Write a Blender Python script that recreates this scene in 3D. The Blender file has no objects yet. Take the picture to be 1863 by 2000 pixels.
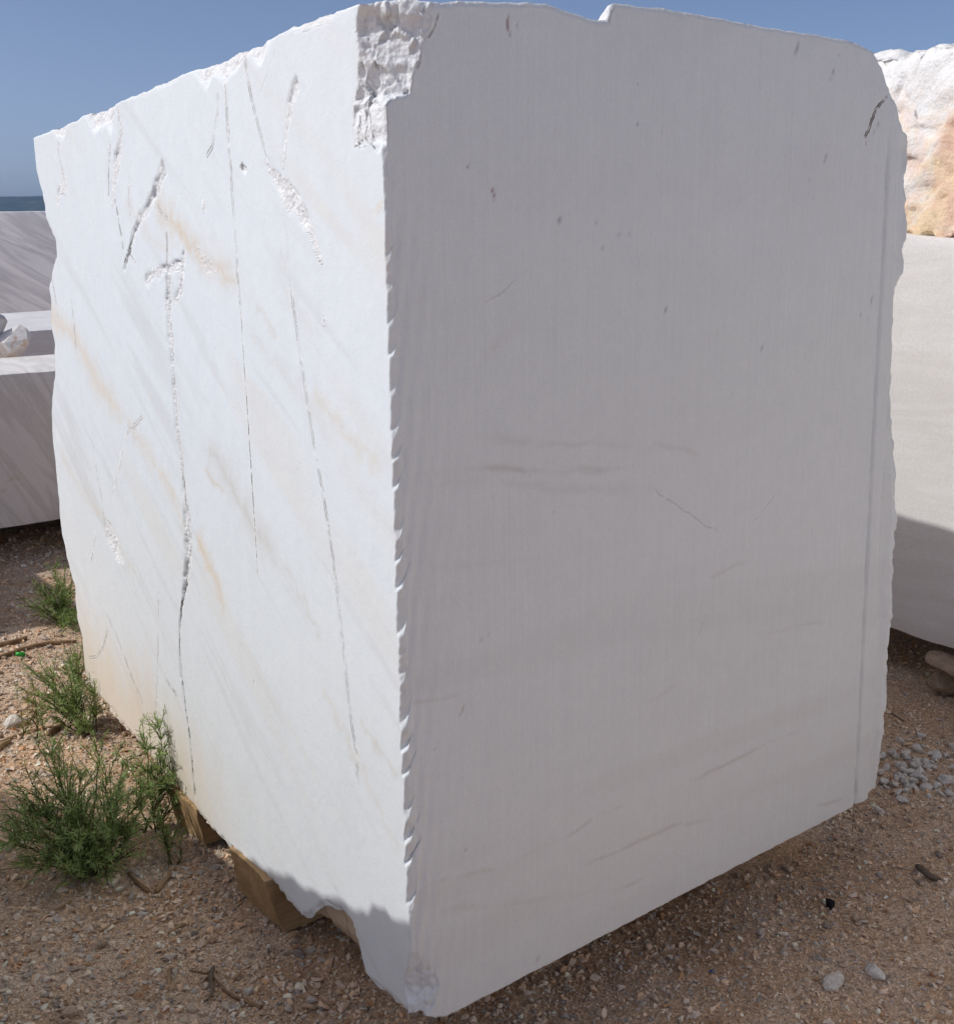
import bpy, math, random
import numpy as np
from mathutils import Vector, Matrix

# ------------------------------------------------------------------ camera, sky, sun, exposure
scn = bpy.context.scene
COL = scn.collection
R = math.radians
CAM_H, FPX, HOR, ROLL = 1.60, 2300.0, 430.0, -1.0        # eye height (m), focal length and horizon row of the 1863x2000 photograph
PW, PH = 1863.0, 2000.0
PITCH = math.atan((PH / 2 - HOR) / FPX)
SUN_AZ, SUN_EL = 80.0, 46.0                              # light travels towards azimuth 80 (clockwise from +Y)

fwd = np.array([0, math.cos(PITCH), -math.sin(PITCH)])
up0 = np.array([0, math.sin(PITCH), math.cos(PITCH)])
rt0 = np.array([1.0, 0, 0])
CR = rt0 * math.cos(R(ROLL)) + up0 * math.sin(R(ROLL))
CU = up0 * math.cos(R(ROLL)) - rt0 * math.sin(R(ROLL))
EYE = np.array([0, 0, CAM_H])

cam_d = bpy.data.cameras.new("camera")
cam = bpy.data.objects.new("camera", cam_d)
COL.objects.link(cam)
cam_d.sensor_fit = 'VERTICAL'
cam_d.sensor_height = 36.0
cam_d.lens = FPX / PH * 36.0
cam_d.clip_start, cam_d.clip_end = 0.05, 30000
m = Matrix.Identity(4)
for i in range(3):
    m[i][0], m[i][1], m[i][2], m[i][3] = CR[i], CU[i], -fwd[i], EYE[i]
cam.matrix_world = m
scn.camera = cam

world = bpy.data.worlds.new("World")
scn.world = world
world.use_nodes = True
wn = world.node_tree
sky = wn.nodes.new("ShaderNodeTexSky")
sky.sky_type = 'NISHITA'
sky.sun_disc = False
sky.sun_elevation = R(SUN_EL)
sky.sun_rotation = R(SUN_AZ + 180)
sky.altitude = 1700
sky.air_density = 0.5
sky.dust_density = 7.5
sky.ozone_density = 1.6
bg = wn.nodes["Background"]
bg.inputs[1].default_value = 0.128
hs = wn.nodes.new("ShaderNodeHueSaturation")
hs.inputs["Saturation"].default_value = 0.98
wn.links.new(sky.outputs[0], hs.inputs["Color"])
wn.links.new(hs.outputs[0], bg.inputs[0])

sun_d = bpy.data.lights.new("sun", 'SUN')
sun_d.energy = 2.3
sun_d.angle = R(0.53)
sun_d.color = (1.0, 0.985, 0.955)
sun = bpy.data.objects.new("sun", sun_d)
COL.objects.link(sun)
LDIR = np.array([math.sin(R(SUN_AZ)) * math.cos(R(SUN_EL)), math.cos(R(SUN_AZ)) * math.cos(R(SUN_EL)), -math.sin(R(SUN_EL))])
sun.rotation_euler = Vector(LDIR).to_track_quat('-Z', 'Y').to_euler()
sun.location = (-6, 0, 8)

scn.view_settings.view_transform = 'Standard'
scn.view_settings.look = 'None'
scn.view_settings.gamma = 1
scn.view_settings.exposure = 0.17
scn.view_settings.use_curve_mapping = False
scn.cycles.use_denoising = True
scn.cycles.max_bounces = 5
scn.cycles.diffuse_bounces = 4
scn.cycles.glossy_bounces = 2
scn.cycles.caustics_reflective = False
scn.cycles.caustics_refractive = False
scn.cycles.volume_bounces = 0

# ------------------------------------------------------------------ geometry helpers
def ray(x, y):
    d = fwd * FPX + CR * (x - PW / 2) - CU * (y - PH / 2)
    return d / np.linalg.norm(d)
def on_z(x, y, z=0.0):
    d = ray(x, y)
    return EYE + d * ((z - CAM_H) / d[2])
P0 = on_z(808, 1990, 0.19)                               # lower near corner of the big block
AZR, AZL = 53.0, -33.0
DR = np.array([math.sin(R(AZR)), math.cos(R(AZR)), 0])   # along the shaded face
DL = np.array([math.sin(R(AZL)), math.cos(R(AZL)), 0])   # along the sunlit face
NR = np.array([DR[1], -DR[0], 0])
NL = np.array([-DL[1], DL[0], 0])
UZ = np.array([0, 0, 1.0])
def on_face(x, y, d, n, base=P0, off=0.0):
    r = ray(x, y)
    q = EYE + r * (((base - EYE) @ n + off) / (r @ n))
    return np.array([(q - base) @ d, q[2]])
def FL(pts):
    return np.array([on_face(x, y, DL, NL) for x, y in pts])
def FR(pts):
    return np.array([on_face(x, y, DR, NR) for x, y in pts])

def _hash(ix, iy, iz, seed):
    h = ix * np.uint32(374761393) + iy * np.uint32(668265263) + iz * np.uint32(2147483647) + np.uint32((seed * 1274126177) & 0xFFFFFFFF)
    h = (h ^ (h >> np.uint32(13))) * np.uint32(1274126177)
    h = (h ^ (h >> np.uint32(16))) * np.uint32(2246822519)
    h = h ^ (h >> np.uint32(15))
    return (h & np.uint32(0xFFFFFF)).astype(np.float32) * np.float32(2.0 / 0xFFFFFF) - np.float32(1)
def vn(p, seed=0):
    """value noise in -1..1 for points (N,3)"""
    p = np.asarray(p, float)
    if p.shape[1] == 2:
        p = np.concatenate([p, np.zeros((len(p), 1))], 1)
    i = np.floor(p)
    f = (p - i).astype(np.float32)
    i = i.astype(np.int64).astype(np.uint32)
    f = f * f * f * (f * (f * 6 - 15) + 10)
    o = 0
    for dx in (0, 1):
        wx = f[:, 0] if dx else 1 - f[:, 0]
        for dy in (0, 1):
            wy = f[:, 1] if dy else 1 - f[:, 1]
            for dz in (0, 1):
                wz = f[:, 2] if dz else 1 - f[:, 2]
                o = o + wx * wy * wz * _hash(i[:, 0] + np.uint32(dx), i[:, 1] + np.uint32(dy), i[:, 2] + np.uint32(dz), seed)
    return o
_ct, _st = math.cos(0.7), math.sin(0.7)
NROT = (np.array([[_ct, -_st, 0], [_st, _ct, 0], [0, 0, 1]]) @ np.array([[1, 0, 0], [0, math.cos(1.1), -math.sin(1.1)], [0, math.sin(1.1), math.cos(1.1)]])).T
def p3(p):
    p = np.asarray(p, float)
    return p if p.shape[1] == 3 else np.concatenate([p, np.zeros((len(p), 1))], 1)
def fbm(p, oct=4, seed=0, gain=0.5, lac=2.03, iso=False):
    p = p3(p)
    a, s, t = 1.0, 0, 0
    for k in range(oct):
        s = s + a * vn(p, seed + 17 * k)
        t += a
        a *= gain
        p = p @ NROT * lac + 3.7 if iso else p * lac + 3.7
    return s / t
def ridged(p, oct=4, seed=0):
    p = p3(p) @ NROT
    a, s, t = 1.0, 0, 0
    for k in range(oct):
        s = s + a * (1 - 2 * np.abs(vn(p, seed + 31 * k)))
        t += a
        a *= 0.5
        p = p @ NROT * 2.1 + 1.3
    return s / t
def sstep(a, b, x):
    t = np.clip((np.asarray(x, float) - a) / (b - a), 0, 1)
    return t * t * (3 - 2 * t)

def make_mesh(name, verts, quads=None, tris=None, smooth=True, color=None, extra=None):
    me = bpy.data.meshes.new(name)
    verts = np.asarray(verts, np.float32)
    loops, starts, tot = [], [], 0
    if quads is not None and len(quads):
        q = np.asarray(quads, np.int32)
        loops.append(q.ravel()); starts.append(tot + np.arange(len(q)) * 4); tot += len(q) * 4
    if tris is not None and len(tris):
        q = np.asarray(tris, np.int32)
        loops.append(q.ravel()); starts.append(tot + np.arange(len(q)) * 3); tot += len(q) * 3
    li = np.concatenate(loops).astype(np.int32)
    ls = np.concatenate(starts).astype(np.int32)
    me.vertices.add(len(verts)); me.vertices.foreach_set("co", verts.ravel())
    me.loops.add(len(li)); me.loops.foreach_set("vertex_index", li)
    me.polygons.add(len(ls)); me.polygons.foreach_set("loop_start", ls)
    me.polygons.foreach_set("use_smooth", np.full(len(ls), bool(smooth)))
    if color is not None:
        a = me.attributes.new("tint", 'FLOAT_COLOR', 'POINT')
        c = np.asarray(color, np.float32)
        if c.shape[1] == 3:
            c = np.concatenate([c, np.ones((len(c), 1), np.float32)], 1)
        a.data.foreach_set("color", c.ravel())
    if extra is not None:
        a = me.attributes.new("crack", 'FLOAT_COLOR', 'POINT')
        a.data.foreach_set("color", np.concatenate([np.asarray(extra, np.float32), np.ones((len(extra), 1), np.float32)], 1).ravel())
    me.update(calc_edges=True)
    me.validate()
    return me
def grid_quads(nr, nc, off=0, flip=False):
    i = np.arange((nr - 1) * (nc - 1))
    r, c = i // (nc - 1), i % (nc - 1)
    a = r * nc + c + off
    q = np.stack([a, a + 1, a + nc + 1, a + nc], 1)
    return q[:, ::-1] if flip else q

def obj(name, me, mat=None, parent=None, label=None, cat=None, group=None, kind=None):
    o = bpy.data.objects.new(name, me)
    COL.objects.link(o)
    if mat is not None and me is not None and not me.materials:
        me.materials.append(mat)
    if parent is not None:
        o.parent = parent
    for k, v in (("label", label), ("category", cat), ("group", group), ("kind", kind)):
        if v:
            o[k] = v
    return o
def empty(name, loc, label, cat, group=None):
    o = bpy.data.objects.new(name, None)
    COL.objects.link(o)
    o.location = loc
    o.empty_display_size = 0.1
    o["label"], o["category"] = label, cat
    if group:
        o["group"] = group
    return o

# ------------------------------------------------------------------ materials
class NT:
    def __init__(s, name):
        s.mat = bpy.data.materials.new(name)
        s.mat.use_nodes = True
        s.t = s.mat.node_tree
        s.b = s.t.nodes["Principled BSDF"]
        s.out = s.t.nodes["Material Output"]
    def n(s, typ, **kw):
        nd = s.t.nodes.new(typ)
        for k, v in kw.items():
            setattr(nd, k, v)
        return nd
    def l(s, a, b):
        s.t.links.new(a, b)
    def coord(s, out="Object", scale=(1, 1, 1), rot=(0, 0, 0)):
        tc = s.n("ShaderNodeTexCoord")
        src = tc.outputs[out]
        if any(rot):                                        # turn first, then stretch
            m0 = s.n("ShaderNodeMapping")
            m0.inputs["Rotation"].default_value = rot
            s.l(src, m0.inputs[0]); src = m0.outputs[0]
        mp = s.n("ShaderNodeMapping")
        mp.inputs["Scale"].default_value = scale
        s.l(src, mp.inputs[0])
        return mp.outputs[0]
    def noise(s, vec, scale, detail=4, rough=0.55, dist=0.0):
        nd = s.n("ShaderNodeTexNoise")
        nd.inputs["Scale"].default_value = scale
        nd.inputs["Detail"].default_value = detail
        nd.inputs["Roughness"].default_value = rough
        nd.inputs["Distortion"].default_value = dist
        s.l(vec, nd.inputs["Vector"])
        return nd.outputs[0]
    def ramp(s, fac, stops):
        r = s.n("ShaderNodeValToRGB")
        e = r.color_ramp.elements
        while len(e) < len(stops):
            e.new(0.5)
        for el, (p, c) in zip(e, stops):
            el.position = p
            el.color = (*c, 1) if len(c) == 3 else c
        s.l(fac, r.inputs[0])
        return r.outputs[0]
    def mix(s, fac, a, b, mode='MIX'):
        x = s.n("ShaderNodeMix", data_type='RGBA', blend_type=mode)
        for sock, v in ((x.inputs[0], fac), (x.inputs[6], a), (x.inputs[7], b)):
            if hasattr(v, "links") or hasattr(v, "is_linked"):
                s.l(v, sock)
            elif isinstance(v, (int, float)):
                sock.default_value = v
            else:
                sock.default_value = (*v, 1)
        return x.outputs[2]
    def maths(s, op, a, b=None):
        x = s.n("ShaderNodeMath", operation=op)
        for sock, v in ((x.inputs[0], a), (x.inputs[1], b)):
            if v is None:
                continue
            if hasattr(v, "is_linked"):
                s.l(v, sock)
            else:
                sock.default_value = v
        return x.outputs[0]
    def bump(s, h, dist=0.002, strength=1.0, prev=None):
        b = s.n("ShaderNodeBump")
        b.inputs["Distance"].default_value = dist
        b.inputs["Strength"].default_value = strength
        s.l(h, b.inputs["Height"])
        if prev is not None:
            s.l(prev, b.inputs["Normal"])
        return b.outputs[0]
    def done(s, color=None, rough=0.8, normal=None, spec=0.3):
        if color is not None:
            if hasattr(color, "is_linked"):
                s.l(color, s.b.inputs["Base Color"])
            else:
                s.b.inputs["Base Color"].default_value = (*color, 1)
        if hasattr(rough, "is_linked"):
            s.l(rough, s.b.inputs["Roughness"])
        else:
            s.b.inputs["Roughness"].default_value = rough
        s.b.inputs["Specular IOR Level"].default_value = spec
        if normal is not None:
            s.l(normal, s.b.inputs["Normal"])
        return s.mat
    def attr(s, name="tint"):
        a = s.n("ShaderNodeAttribute")
        a.attribute_name = name
        return a

def mat_marble():
    t = NT("marble_sawn")
    a = t.attr()
    v = t.coord()
    fine = t.noise(v, 260, 3, 0.6)
    mid = t.noise(v, 22, 5, 0.6)
    col = t.mix(1.0, a.outputs["Color"], t.ramp(fine, [(0.3, (0.95, 0.95, 0.95)), (0.7, (1.02, 1.02, 1.02))]), 'MULTIPLY')
    col = t.mix(1.0, col, t.ramp(mid, [(0.3, (0.975, 0.975, 0.98)), (0.7, (1.012, 1.01, 1.005))]), 'MULTIPLY')
    # fine upright saw scoring across the width of the shaded face
    sv = t.coord(rot=(0, 0, R(AZR - 90)))
    sx = t.n("ShaderNodeSeparateXYZ"); t.l(sv, sx.inputs[0])
    cb = t.n("ShaderNodeCombineXYZ"); t.l(t.maths('MULTIPLY', sx.outputs[0], 310.0), cb.inputs[0]); t.l(t.maths('MULTIPLY', sx.outputs[2], 2.5), cb.inputs[2])
    scor = t.noise(cb.outputs[0], 1.0, 3, 0.6)
    col = t.mix(1.0, col, t.ramp(scor, [(0.25, (0.978, 0.978, 0.978)), (0.5, (1.0, 1.0, 1.0)), (0.75, (1.012, 1.012, 1.012))]), 'MULTIPLY')
    # crack lines: dark broken hairlines with a pale bruised rim
    k = t.attr("crack")
    ks = t.n("ShaderNodeSeparateColor"); t.l(k.outputs["Color"], ks.inputs[0])
    jag = t.maths('MULTIPLY', t.maths('SUBTRACT', t.noise(v, 120, 4, 0.7), 0.5), 0.42)
    sd = t.maths('ADD', t.maths('MULTIPLY', t.maths('SUBTRACT', ks.outputs[0], 0.5), 2.0), jag)
    ad = t.maths('ABSOLUTE', sd)
    dbl = t.maths('ABSOLUTE', t.maths('SUBTRACT', ad, t.maths('MULTIPLY', ks.outputs[2], 0.30)))
    ln = t.n("ShaderNodeMapRange"); ln.interpolation_type = 'SMOOTHSTEP'
    ln.inputs[1].default_value, ln.inputs[2].default_value, ln.inputs[3].default_value, ln.inputs[4].default_value = 0.05, 0.17, 1.0, 0.0
    t.l(dbl, ln.inputs[0])
    br = t.n("ShaderNodeMapRange"); br.interpolation_type = 'SMOOTHSTEP'
    br.inputs[1].default_value, br.inputs[2].default_value = 0.37, 0.56
    t.l(t.noise(v, 46, 4, 0.7), br.inputs[0])
    dk = t.maths('MULTIPLY', t.maths('MULTIPLY', ln.outputs[0], br.outputs[0]), t.maths('MINIMUM', t.maths('MULTIPLY', ks.outputs[1], 1.15), 1.0))
    rimw = t.n("ShaderNodeMapRange"); rimw.interpolation_type = 'SMOOTHSTEP'
    rimw.inputs[1].default_value, rimw.inputs[2].default_value, rimw.inputs[3].default_value, rimw.inputs[4].default_value = 0.2, 0.6, 0.5, 0.0
    t.l(ad, rimw.inputs[0])
    col = t.mix(t.maths('MULTIPLY', rimw.outputs[0], t.maths('MINIMUM', t.maths('MULTIPLY', ks.outputs[1], 1.2), 1.0)), col, (0.87, 0.875, 0.875))
    col = t.mix(dk, col, (0.13, 0.115, 0.095))
    vo = t.n("ShaderNodeTexVoronoi")
    vo.inputs["Scale"].default_value = 420
    t.l(v, vo.inputs["Vector"])
    sep = t.n("ShaderNodeSeparateColor")
    t.l(vo.outputs["Color"], sep.inputs[0])
    g = t.maths('GREATER_THAN', sep.outputs[0], 0.985)
    rough = t.maths('SUBTRACT', 0.72, t.maths('MULTIPLY', g, 0.45))
    rg = t.noise(v, 75, 6, 0.75)
    rv = t.n("ShaderNodeTexVoronoi"); rv.inputs["Scale"].default_value = 130; t.l(v, rv.inputs["Vector"])
    rh = t.maths('MULTIPLY', t.maths('ADD', t.maths('MULTIPLY', rg, 1.6), t.maths('MULTIPLY', rv.outputs["Distance"], 0.8)), a.outputs["Alpha"])
    n0 = t.bump(rh, 0.0055, 0.65)
    n1 = t.bump(fine, 0.0008, 0.22, n0)
    n1 = t.bump(sep.outputs[1], 0.0012, 0.10, n1)
    n1 = t.bump(scor, 0.0007, 0.25, n1)
    n1 = t.bump(t.maths('MULTIPLY', dk, -1.0), 0.004, 0.6, n1)
    return t.done(col, rough, n1, 0.35)
M_MARBLE = mat_marble()

def mat_block(name, base, vein, stain=None, vrot=(0, 0, 0.6), vscale=(1.2, 1.2, 6), stain_amt=(0.62, 0.8), amt=0.6, bumpd=0.002, stain2=None, stain_scale=2.3, stain_below=None):
    """sawn or rough quarry marble: stretched grey veins, ochre staining"""
    t = NT(name)
    v = t.coord(scale=vscale, rot=vrot)
    w = t.coord()
    n1 = t.noise(v, 1.6, 7, 0.6, 0.4)
    veins = t.ramp(n1, [(0.40, (0, 0, 0)), (0.52, (1, 1, 1)), (0.60, (0.15, 0.15, 0.15)), (0.8, (0.5, 0.5, 0.5))])
    fac = t.n("ShaderNodeRGBToBW"); t.l(veins, fac.inputs[0])
    col = t.mix(t.maths('MULTIPLY', fac.outputs[0], amt), base, vein)
    if stain:
        s1 = t.noise(w, stain_scale, 7, 0.66, 0.6)
        f1 = t.n("ShaderNodeMapRange"); f1.inputs[1].default_value, f1.inputs[2].default_value = stain_amt
        t.l(s1, f1.inputs[0])
        s2 = t.noise(w, 9, 4, 0.6)
        sc = t.mix(t.ramp(s2, [(0.4, (0, 0, 0)), (0.62, (1, 1, 1))]), stain, stain2 or stain)
        ff = f1.outputs[0]
        if stain_below:
            zz = t.n("ShaderNodeSeparateXYZ"); t.l(w, zz.inputs[0])
            zr_ = t.n("ShaderNodeMapRange"); zr_.inputs[1].default_value, zr_.inputs[2].default_value, zr_.inputs[3].default_value, zr_.inputs[4].default_value = stain_below[0], stain_below[1], 1.0, 0.0
            t.l(zz.outputs[2], zr_.inputs[0]); ff = t.maths('MULTIPLY', ff, zr_.outputs[0])
        col = t.mix(ff, col, sc)
    fine = t.noise(w, 150, 4, 0.6)
    col = t.mix(1.0, col, t.ramp(fine, [(0.3, (0.9, 0.9, 0.9)), (0.7, (1.04, 1.04, 1.04))]), 'MULTIPLY')
    b = t.bump(t.noise(w, 60, 6, 0.6), bumpd, 0.6)
    return t.done(col, 0.75, b, 0.3)

def mat_ground():
    t = NT("sandy_ground")
    w = t.coord()
    n1 = t.noise(w, 3.2, 6, 0.6)
    n2 = t.noise(w, 70, 5, 0.65)
    n3 = t.noise(w, 420, 3, 0.6)
    c = t.ramp(n1, [(0.32, (0.47, 0.31, 0.19)), (0.5, (0.56, 0.405, 0.275)), (0.68, (0.64, 0.505, 0.385))])
    c = t.mix(1.0, c, t.ramp(n2, [(0.3, (0.72, 0.70, 0.68)), (0.5, (1, 1, 1)), (0.72, (1.22, 1.22, 1.22))]), 'MULTIPLY')
    # fine grit: pale and grey grains
    vo = t.n("ShaderNodeTexVoronoi"); vo.inputs["Scale"].default_value = 260
    t.l(w, vo.inputs["Vector"])
    sep = t.n("ShaderNodeSeparateColor"); t.l(vo.outputs["Color"], sep.inputs[0])
    grit = t.ramp(sep.outputs[0], [(0.0, (0.60, 0.58, 0.55)), (0.5, (1.0, 0.97, 0.94)), (0.85, (1.25, 1.22, 1.2)), (1.0, (1.7, 1.75, 1.8))])
    c = t.mix(0.75, c, t.mix(1.0, c, grit, 'MULTIPLY'))
    b = t.bump(n2, 0.012, 0.7)
    b = t.bump(vo.outputs["Distance"], 0.003, 0.5, b)
    b = t.bump(n3, 0.002, 0.5, b)
    return t.done(c, 0.95, b, 0.15)
M_GROUND = mat_ground()

STONE_COLS = [(0.54, 0.45, 0.37), (0.62, 0.56, 0.49), (0.43, 0.40, 0.37), (0.38, 0.37, 0.36), (0.50, 0.37, 0.26), (0.44, 0.28, 0.17),
              (0.56, 0.43, 0.32), (0.68, 0.63, 0.57), (0.31, 0.29, 0.27), (0.50, 0.42, 0.35), (0.58, 0.50, 0.42)]
STONE_COLS = [tuple(min(0.85, c * k * 1.1) for c, k in zip(cc, (1.08, 0.98, 0.87))) for cc in STONE_COLS]
def mat_gravel():
    t = NT("gravel_stone")
    a = t.attr()
    w = t.coord()
    n = t.noise(w, 240, 4, 0.6)
    c = t.mix(1.0, a.outputs["Color"], t.ramp(n, [(0.3, (0.78, 0.77, 0.76)), (0.7, (1.12, 1.12, 1.12))]), 'MULTIPLY')
    return t.done(c, 0.9, t.bump(n, 0.0015, 0.6), 0.2)
M_GRAVEL = mat_gravel()
def mat_stone_single(name, stops):
    t = NT(name)
    oi = t.n("ShaderNodeObjectInfo")
    c = t.ramp(oi.outputs["Random"], stops)
    t.t.nodes[-1]
    w = t.coord()
    n = t.noise(w, 3.5, 5, 0.65)
    c = t.mix(1.0, c, t.ramp(n, [(0.3, (0.72, 0.70, 0.67)), (0.7, (1.14, 1.14, 1.15))]), 'MULTIPLY')
    return t.done(c, 0.88, t.bump(n, 0.15, 0.5), 0.2)
M_STONE = mat_stone_single("pebble", [(i / len(STONE_COLS), c) for i, c in enumerate(STONE_COLS)])
for nd in M_STONE.node_tree.nodes:
    if nd.type == 'VALTORGB' and len(nd.color_ramp.elements) > 5:
        nd.color_ramp.interpolation = 'CONSTANT'
M_WHITESTONE = mat_stone_single("white_chip_stone", [(0.0, (0.86, 0.79, 0.69)), (0.5, (0.90, 0.86, 0.79)), (1.0, (0.86, 0.80, 0.72))])
M_TANSTONE = mat_stone_single("tan_rock", [(0.0, (0.40, 0.28, 0.19)), (1.0, (0.46, 0.36, 0.27))])
M_BLACKSTONE = mat_stone_single("black_lump", [(0.0, (0.012, 0.012, 0.013)), (1.0, (0.02, 0.02, 0.02))])

def mat_wood(name, c1, c2, sc=(1.5, 26, 26)):
    t = NT(name)
    v = t.coord(scale=sc)
    w = t.coord()
    g = t.noise(v, 2.2, 6, 0.65, 0.3)
    sp = t.noise(w, 14, 5, 0.6)
    c = t.mix(g, c1, c2)
    c = t.mix(1.0, c, t.ramp(sp, [(0.3, (0.72, 0.70, 0.66)), (0.7, (1.12, 1.1, 1.08))]), 'MULTIPLY')
    return t.done(c, 0.88, t.bump(g, 0.006, 0.6), 0.2)
M_TIMBER = mat_wood("weathered_timber", (0.60, 0.42, 0.23), (0.26, 0.16, 0.08), (1.2, 40, 40))
M_STICK = mat_wood("dry_stick", (0.36, 0.23, 0.13), (0.18, 0.11, 0.06), (2, 60, 60))
M_STRAW = mat_wood("dry_straw", (0.48, 0.34, 0.20), (0.30, 0.20, 0.11), (4, 90, 90))
M_GREYWOOD = mat_wood("grey_splinter", (0.24, 0.18, 0.13), (0.13, 0.10, 0.075), (3, 90, 90))

def mat_leaf(name, c1, c2):
    t = NT(name)
    a = t.attr()
    col = t.mix(1.0, a.outputs["Color"], c1, 'MULTIPLY')
    t.done(col, 0.55, None, 0.35)
    tr = t.n("ShaderNodeBsdfTranslucent")
    t.l(t.mix(1.0, a.outputs["Color"], c2, 'MULTIPLY'), tr.inputs[0])
    ms = t.n("ShaderNodeMixShader"); ms.inputs[0].default_value = 0.3
    t.l(t.b.outputs[0], ms.inputs[1]); t.l(tr.outputs[0], ms.inputs[2]); t.l(ms.outputs[0], t.out.inputs[0])
    return t.mat
M_LEAF = mat_leaf("narrow_leaf", (1, 1, 1), (1.1, 1.25, 0.7))
M_STEM = mat_wood("plant_stem", (0.16, 0.17, 0.07), (0.10, 0.09, 0.04), (6, 80, 80))
def mat_plain(name, c, rough=0.5):
    t = NT(name)
    n = t.noise(t.coord(), 90, 3)
    return t.done(t.mix(1.0, c, t.ramp(n, [(0.3, (0.85, 0.85, 0.85)), (0.7, (1.1, 1.1, 1.1))]), 'MULTIPLY'), rough, None, 0.5)
M_GREEN = mat_plain("green_plastic", (0.015, 0.36, 0.035), 0.35)
M_BLUE = mat_plain("blue_plastic", (0.03, 0.12, 0.26), 0.4)

# ------------------------------------------------------------------ the ground: one sheet to the horizon
def ground_z(x, y):
    p = np.stack([np.asarray(x, float), np.asarray(y, float)], 1)
    near = 1 / (1 + (np.hypot(p[:, 0], p[:, 1] - 3) / 14) ** 4)
    return (0.022 * fbm(p * 1.1, 3, 5) + 0.010 * fbm(p * 5, 3, 9) + 0.005 * fbm(p * 22, 3, 12)) * near - 0.012
def axis(lo, hi, step, far):
    a = list(np.arange(lo, hi, step))
    s, v = step, a[-1]
    while v < far:
        s *= 1.22; v += s; a.append(v)
    s, v = step, a[0]
    pre = []
    while v > -far:
        s *= 1.22; v -= s; pre.append(v)
    return np.array(pre[::-1] + a)
gx, gy = axis(-2.8, 2.6, 0.021, 12000), axis(1.3, 6.4, 0.021, 12000)
GX, GY = np.meshgrid(gx, gy)
gv = np.stack([GX.ravel(), GY.ravel(), ground_z(GX.ravel(), GY.ravel())], 1)
ground = obj("ground", make_mesh("ground", gv, grid_quads(len(gy), len(gx))), M_GROUND, kind="structure")

# ------------------------------------------------------------------ the big marble block
NROW, NCL, NCR, NB = 500, 590, 420, 40
def resample(pts, n, jitter=0.0, seed=0, power=1.0):
    p = np.asarray(pts, float)
    d = np.concatenate([[0], np.cumsum(np.linalg.norm(np.diff(p, axis=0), axis=1))])
    s = np.linspace(0, 1, n) ** power * d[-1]
    q = np.stack([np.interp(s, d, p[:, 0]), np.interp(s, d, p[:, 1])], 1)
    if jitter:
        e = np.stack([s * 45, np.full(n, seed * 3.1), np.zeros(n)], 1)
        fade = np.minimum(1, np.minimum(np.arange(n), np.arange(n)[::-1]) / 8.0)[:, None]
        q = q + jitter * fade * np.stack([fbm(e, 4, seed), fbm(e + 50, 4, seed + 1)], 1)
    return q
def coons(B, T, N, F):
    ns, nt = len(B), len(N)
    s = np.linspace(0, 1, ns)[None, :, None]
    t = np.linspace(0, 1, nt)[:, None, None]
    return ((1 - t) * B[None] + t * T[None] + (1 - s) * N[:, None] + s * F[:, None]
            - ((1 - s) * (1 - t) * B[0] + s * (1 - t) * B[-1] + (1 - s) * t * T[0] + s * t * T[-1]))
Z_TOP = 1.925
zb, zt = 0.19, Z_TOP
near = np.stack([np.zeros(NROW), np.linspace(zb, zt, NROW)], 1)

pxT = [(700, 10), (670, 18), (640, 28), (590, 46), (552, 64), (546, 66), (536, 74), (500, 88), (470, 99), (455, 104), (440, 112), (420, 122), (389, 134), (381, 136), (300, 170), (228, 203),
       (222, 206), (200, 213), (172, 224), (163, 226), (152, 236), (128, 244), (112, 250), (98, 257), (80, 265), (62, 271)]
pxB = [(800, 1985), (775, 1965), (745, 1940), (715, 1915), (709, 1890), (704, 1865), (697, 1838), (690, 1815), (679, 1796), (665, 1783), (650, 1776), (638, 1771), (627, 1773), (612, 1786),
       (598, 1796), (585, 1788), (574, 1776), (563, 1762), (550, 1743), (538, 1727), (526, 1719), (500, 1700), (480, 1684), (462, 1666), (452, 1660), (435, 1641), (414, 1620), (396, 1600),
       (380, 1580), (345, 1541), (322, 1515), (300, 1486), (285, 1461), (262, 1440), (240, 1418), (222, 1392), (207, 1376)]
pxF = [(207, 1376), (192, 1366), (184, 1347), (172, 1330), (163, 1300), (160, 1270), (157, 1240), (148, 1205), (144, 1170), (143, 1140), (133, 1110), (127, 1085), (118, 1035), (113, 975), (109, 935),
       (107, 900), (101, 860), (97, 800), (96, 760), (97, 735), (95, 700), (92, 668), (87, 640), (83, 600), (84, 570), (88, 530), (93, 500), (91, 470), (86, 450), (80, 430), (77, 400), (75, 380),
       (69, 350), (66, 330), (63, 295), (62, 271)]
TL = resample(np.concatenate([[[0, zt]], FL(pxT)]), NCL, 0.0025, 3, 1.12)
BL = resample(np.concatenate([[[0, zb]], FL(pxB)]), NCL, 0.004, 5, 1.12)
FLc = resample(FL(pxF), NROW, 0.006, 7)
TL[-1] = FLc[-1]; BL[-1] = FLc[0]
GL = coons(BL, TL, near, FLc)

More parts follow.
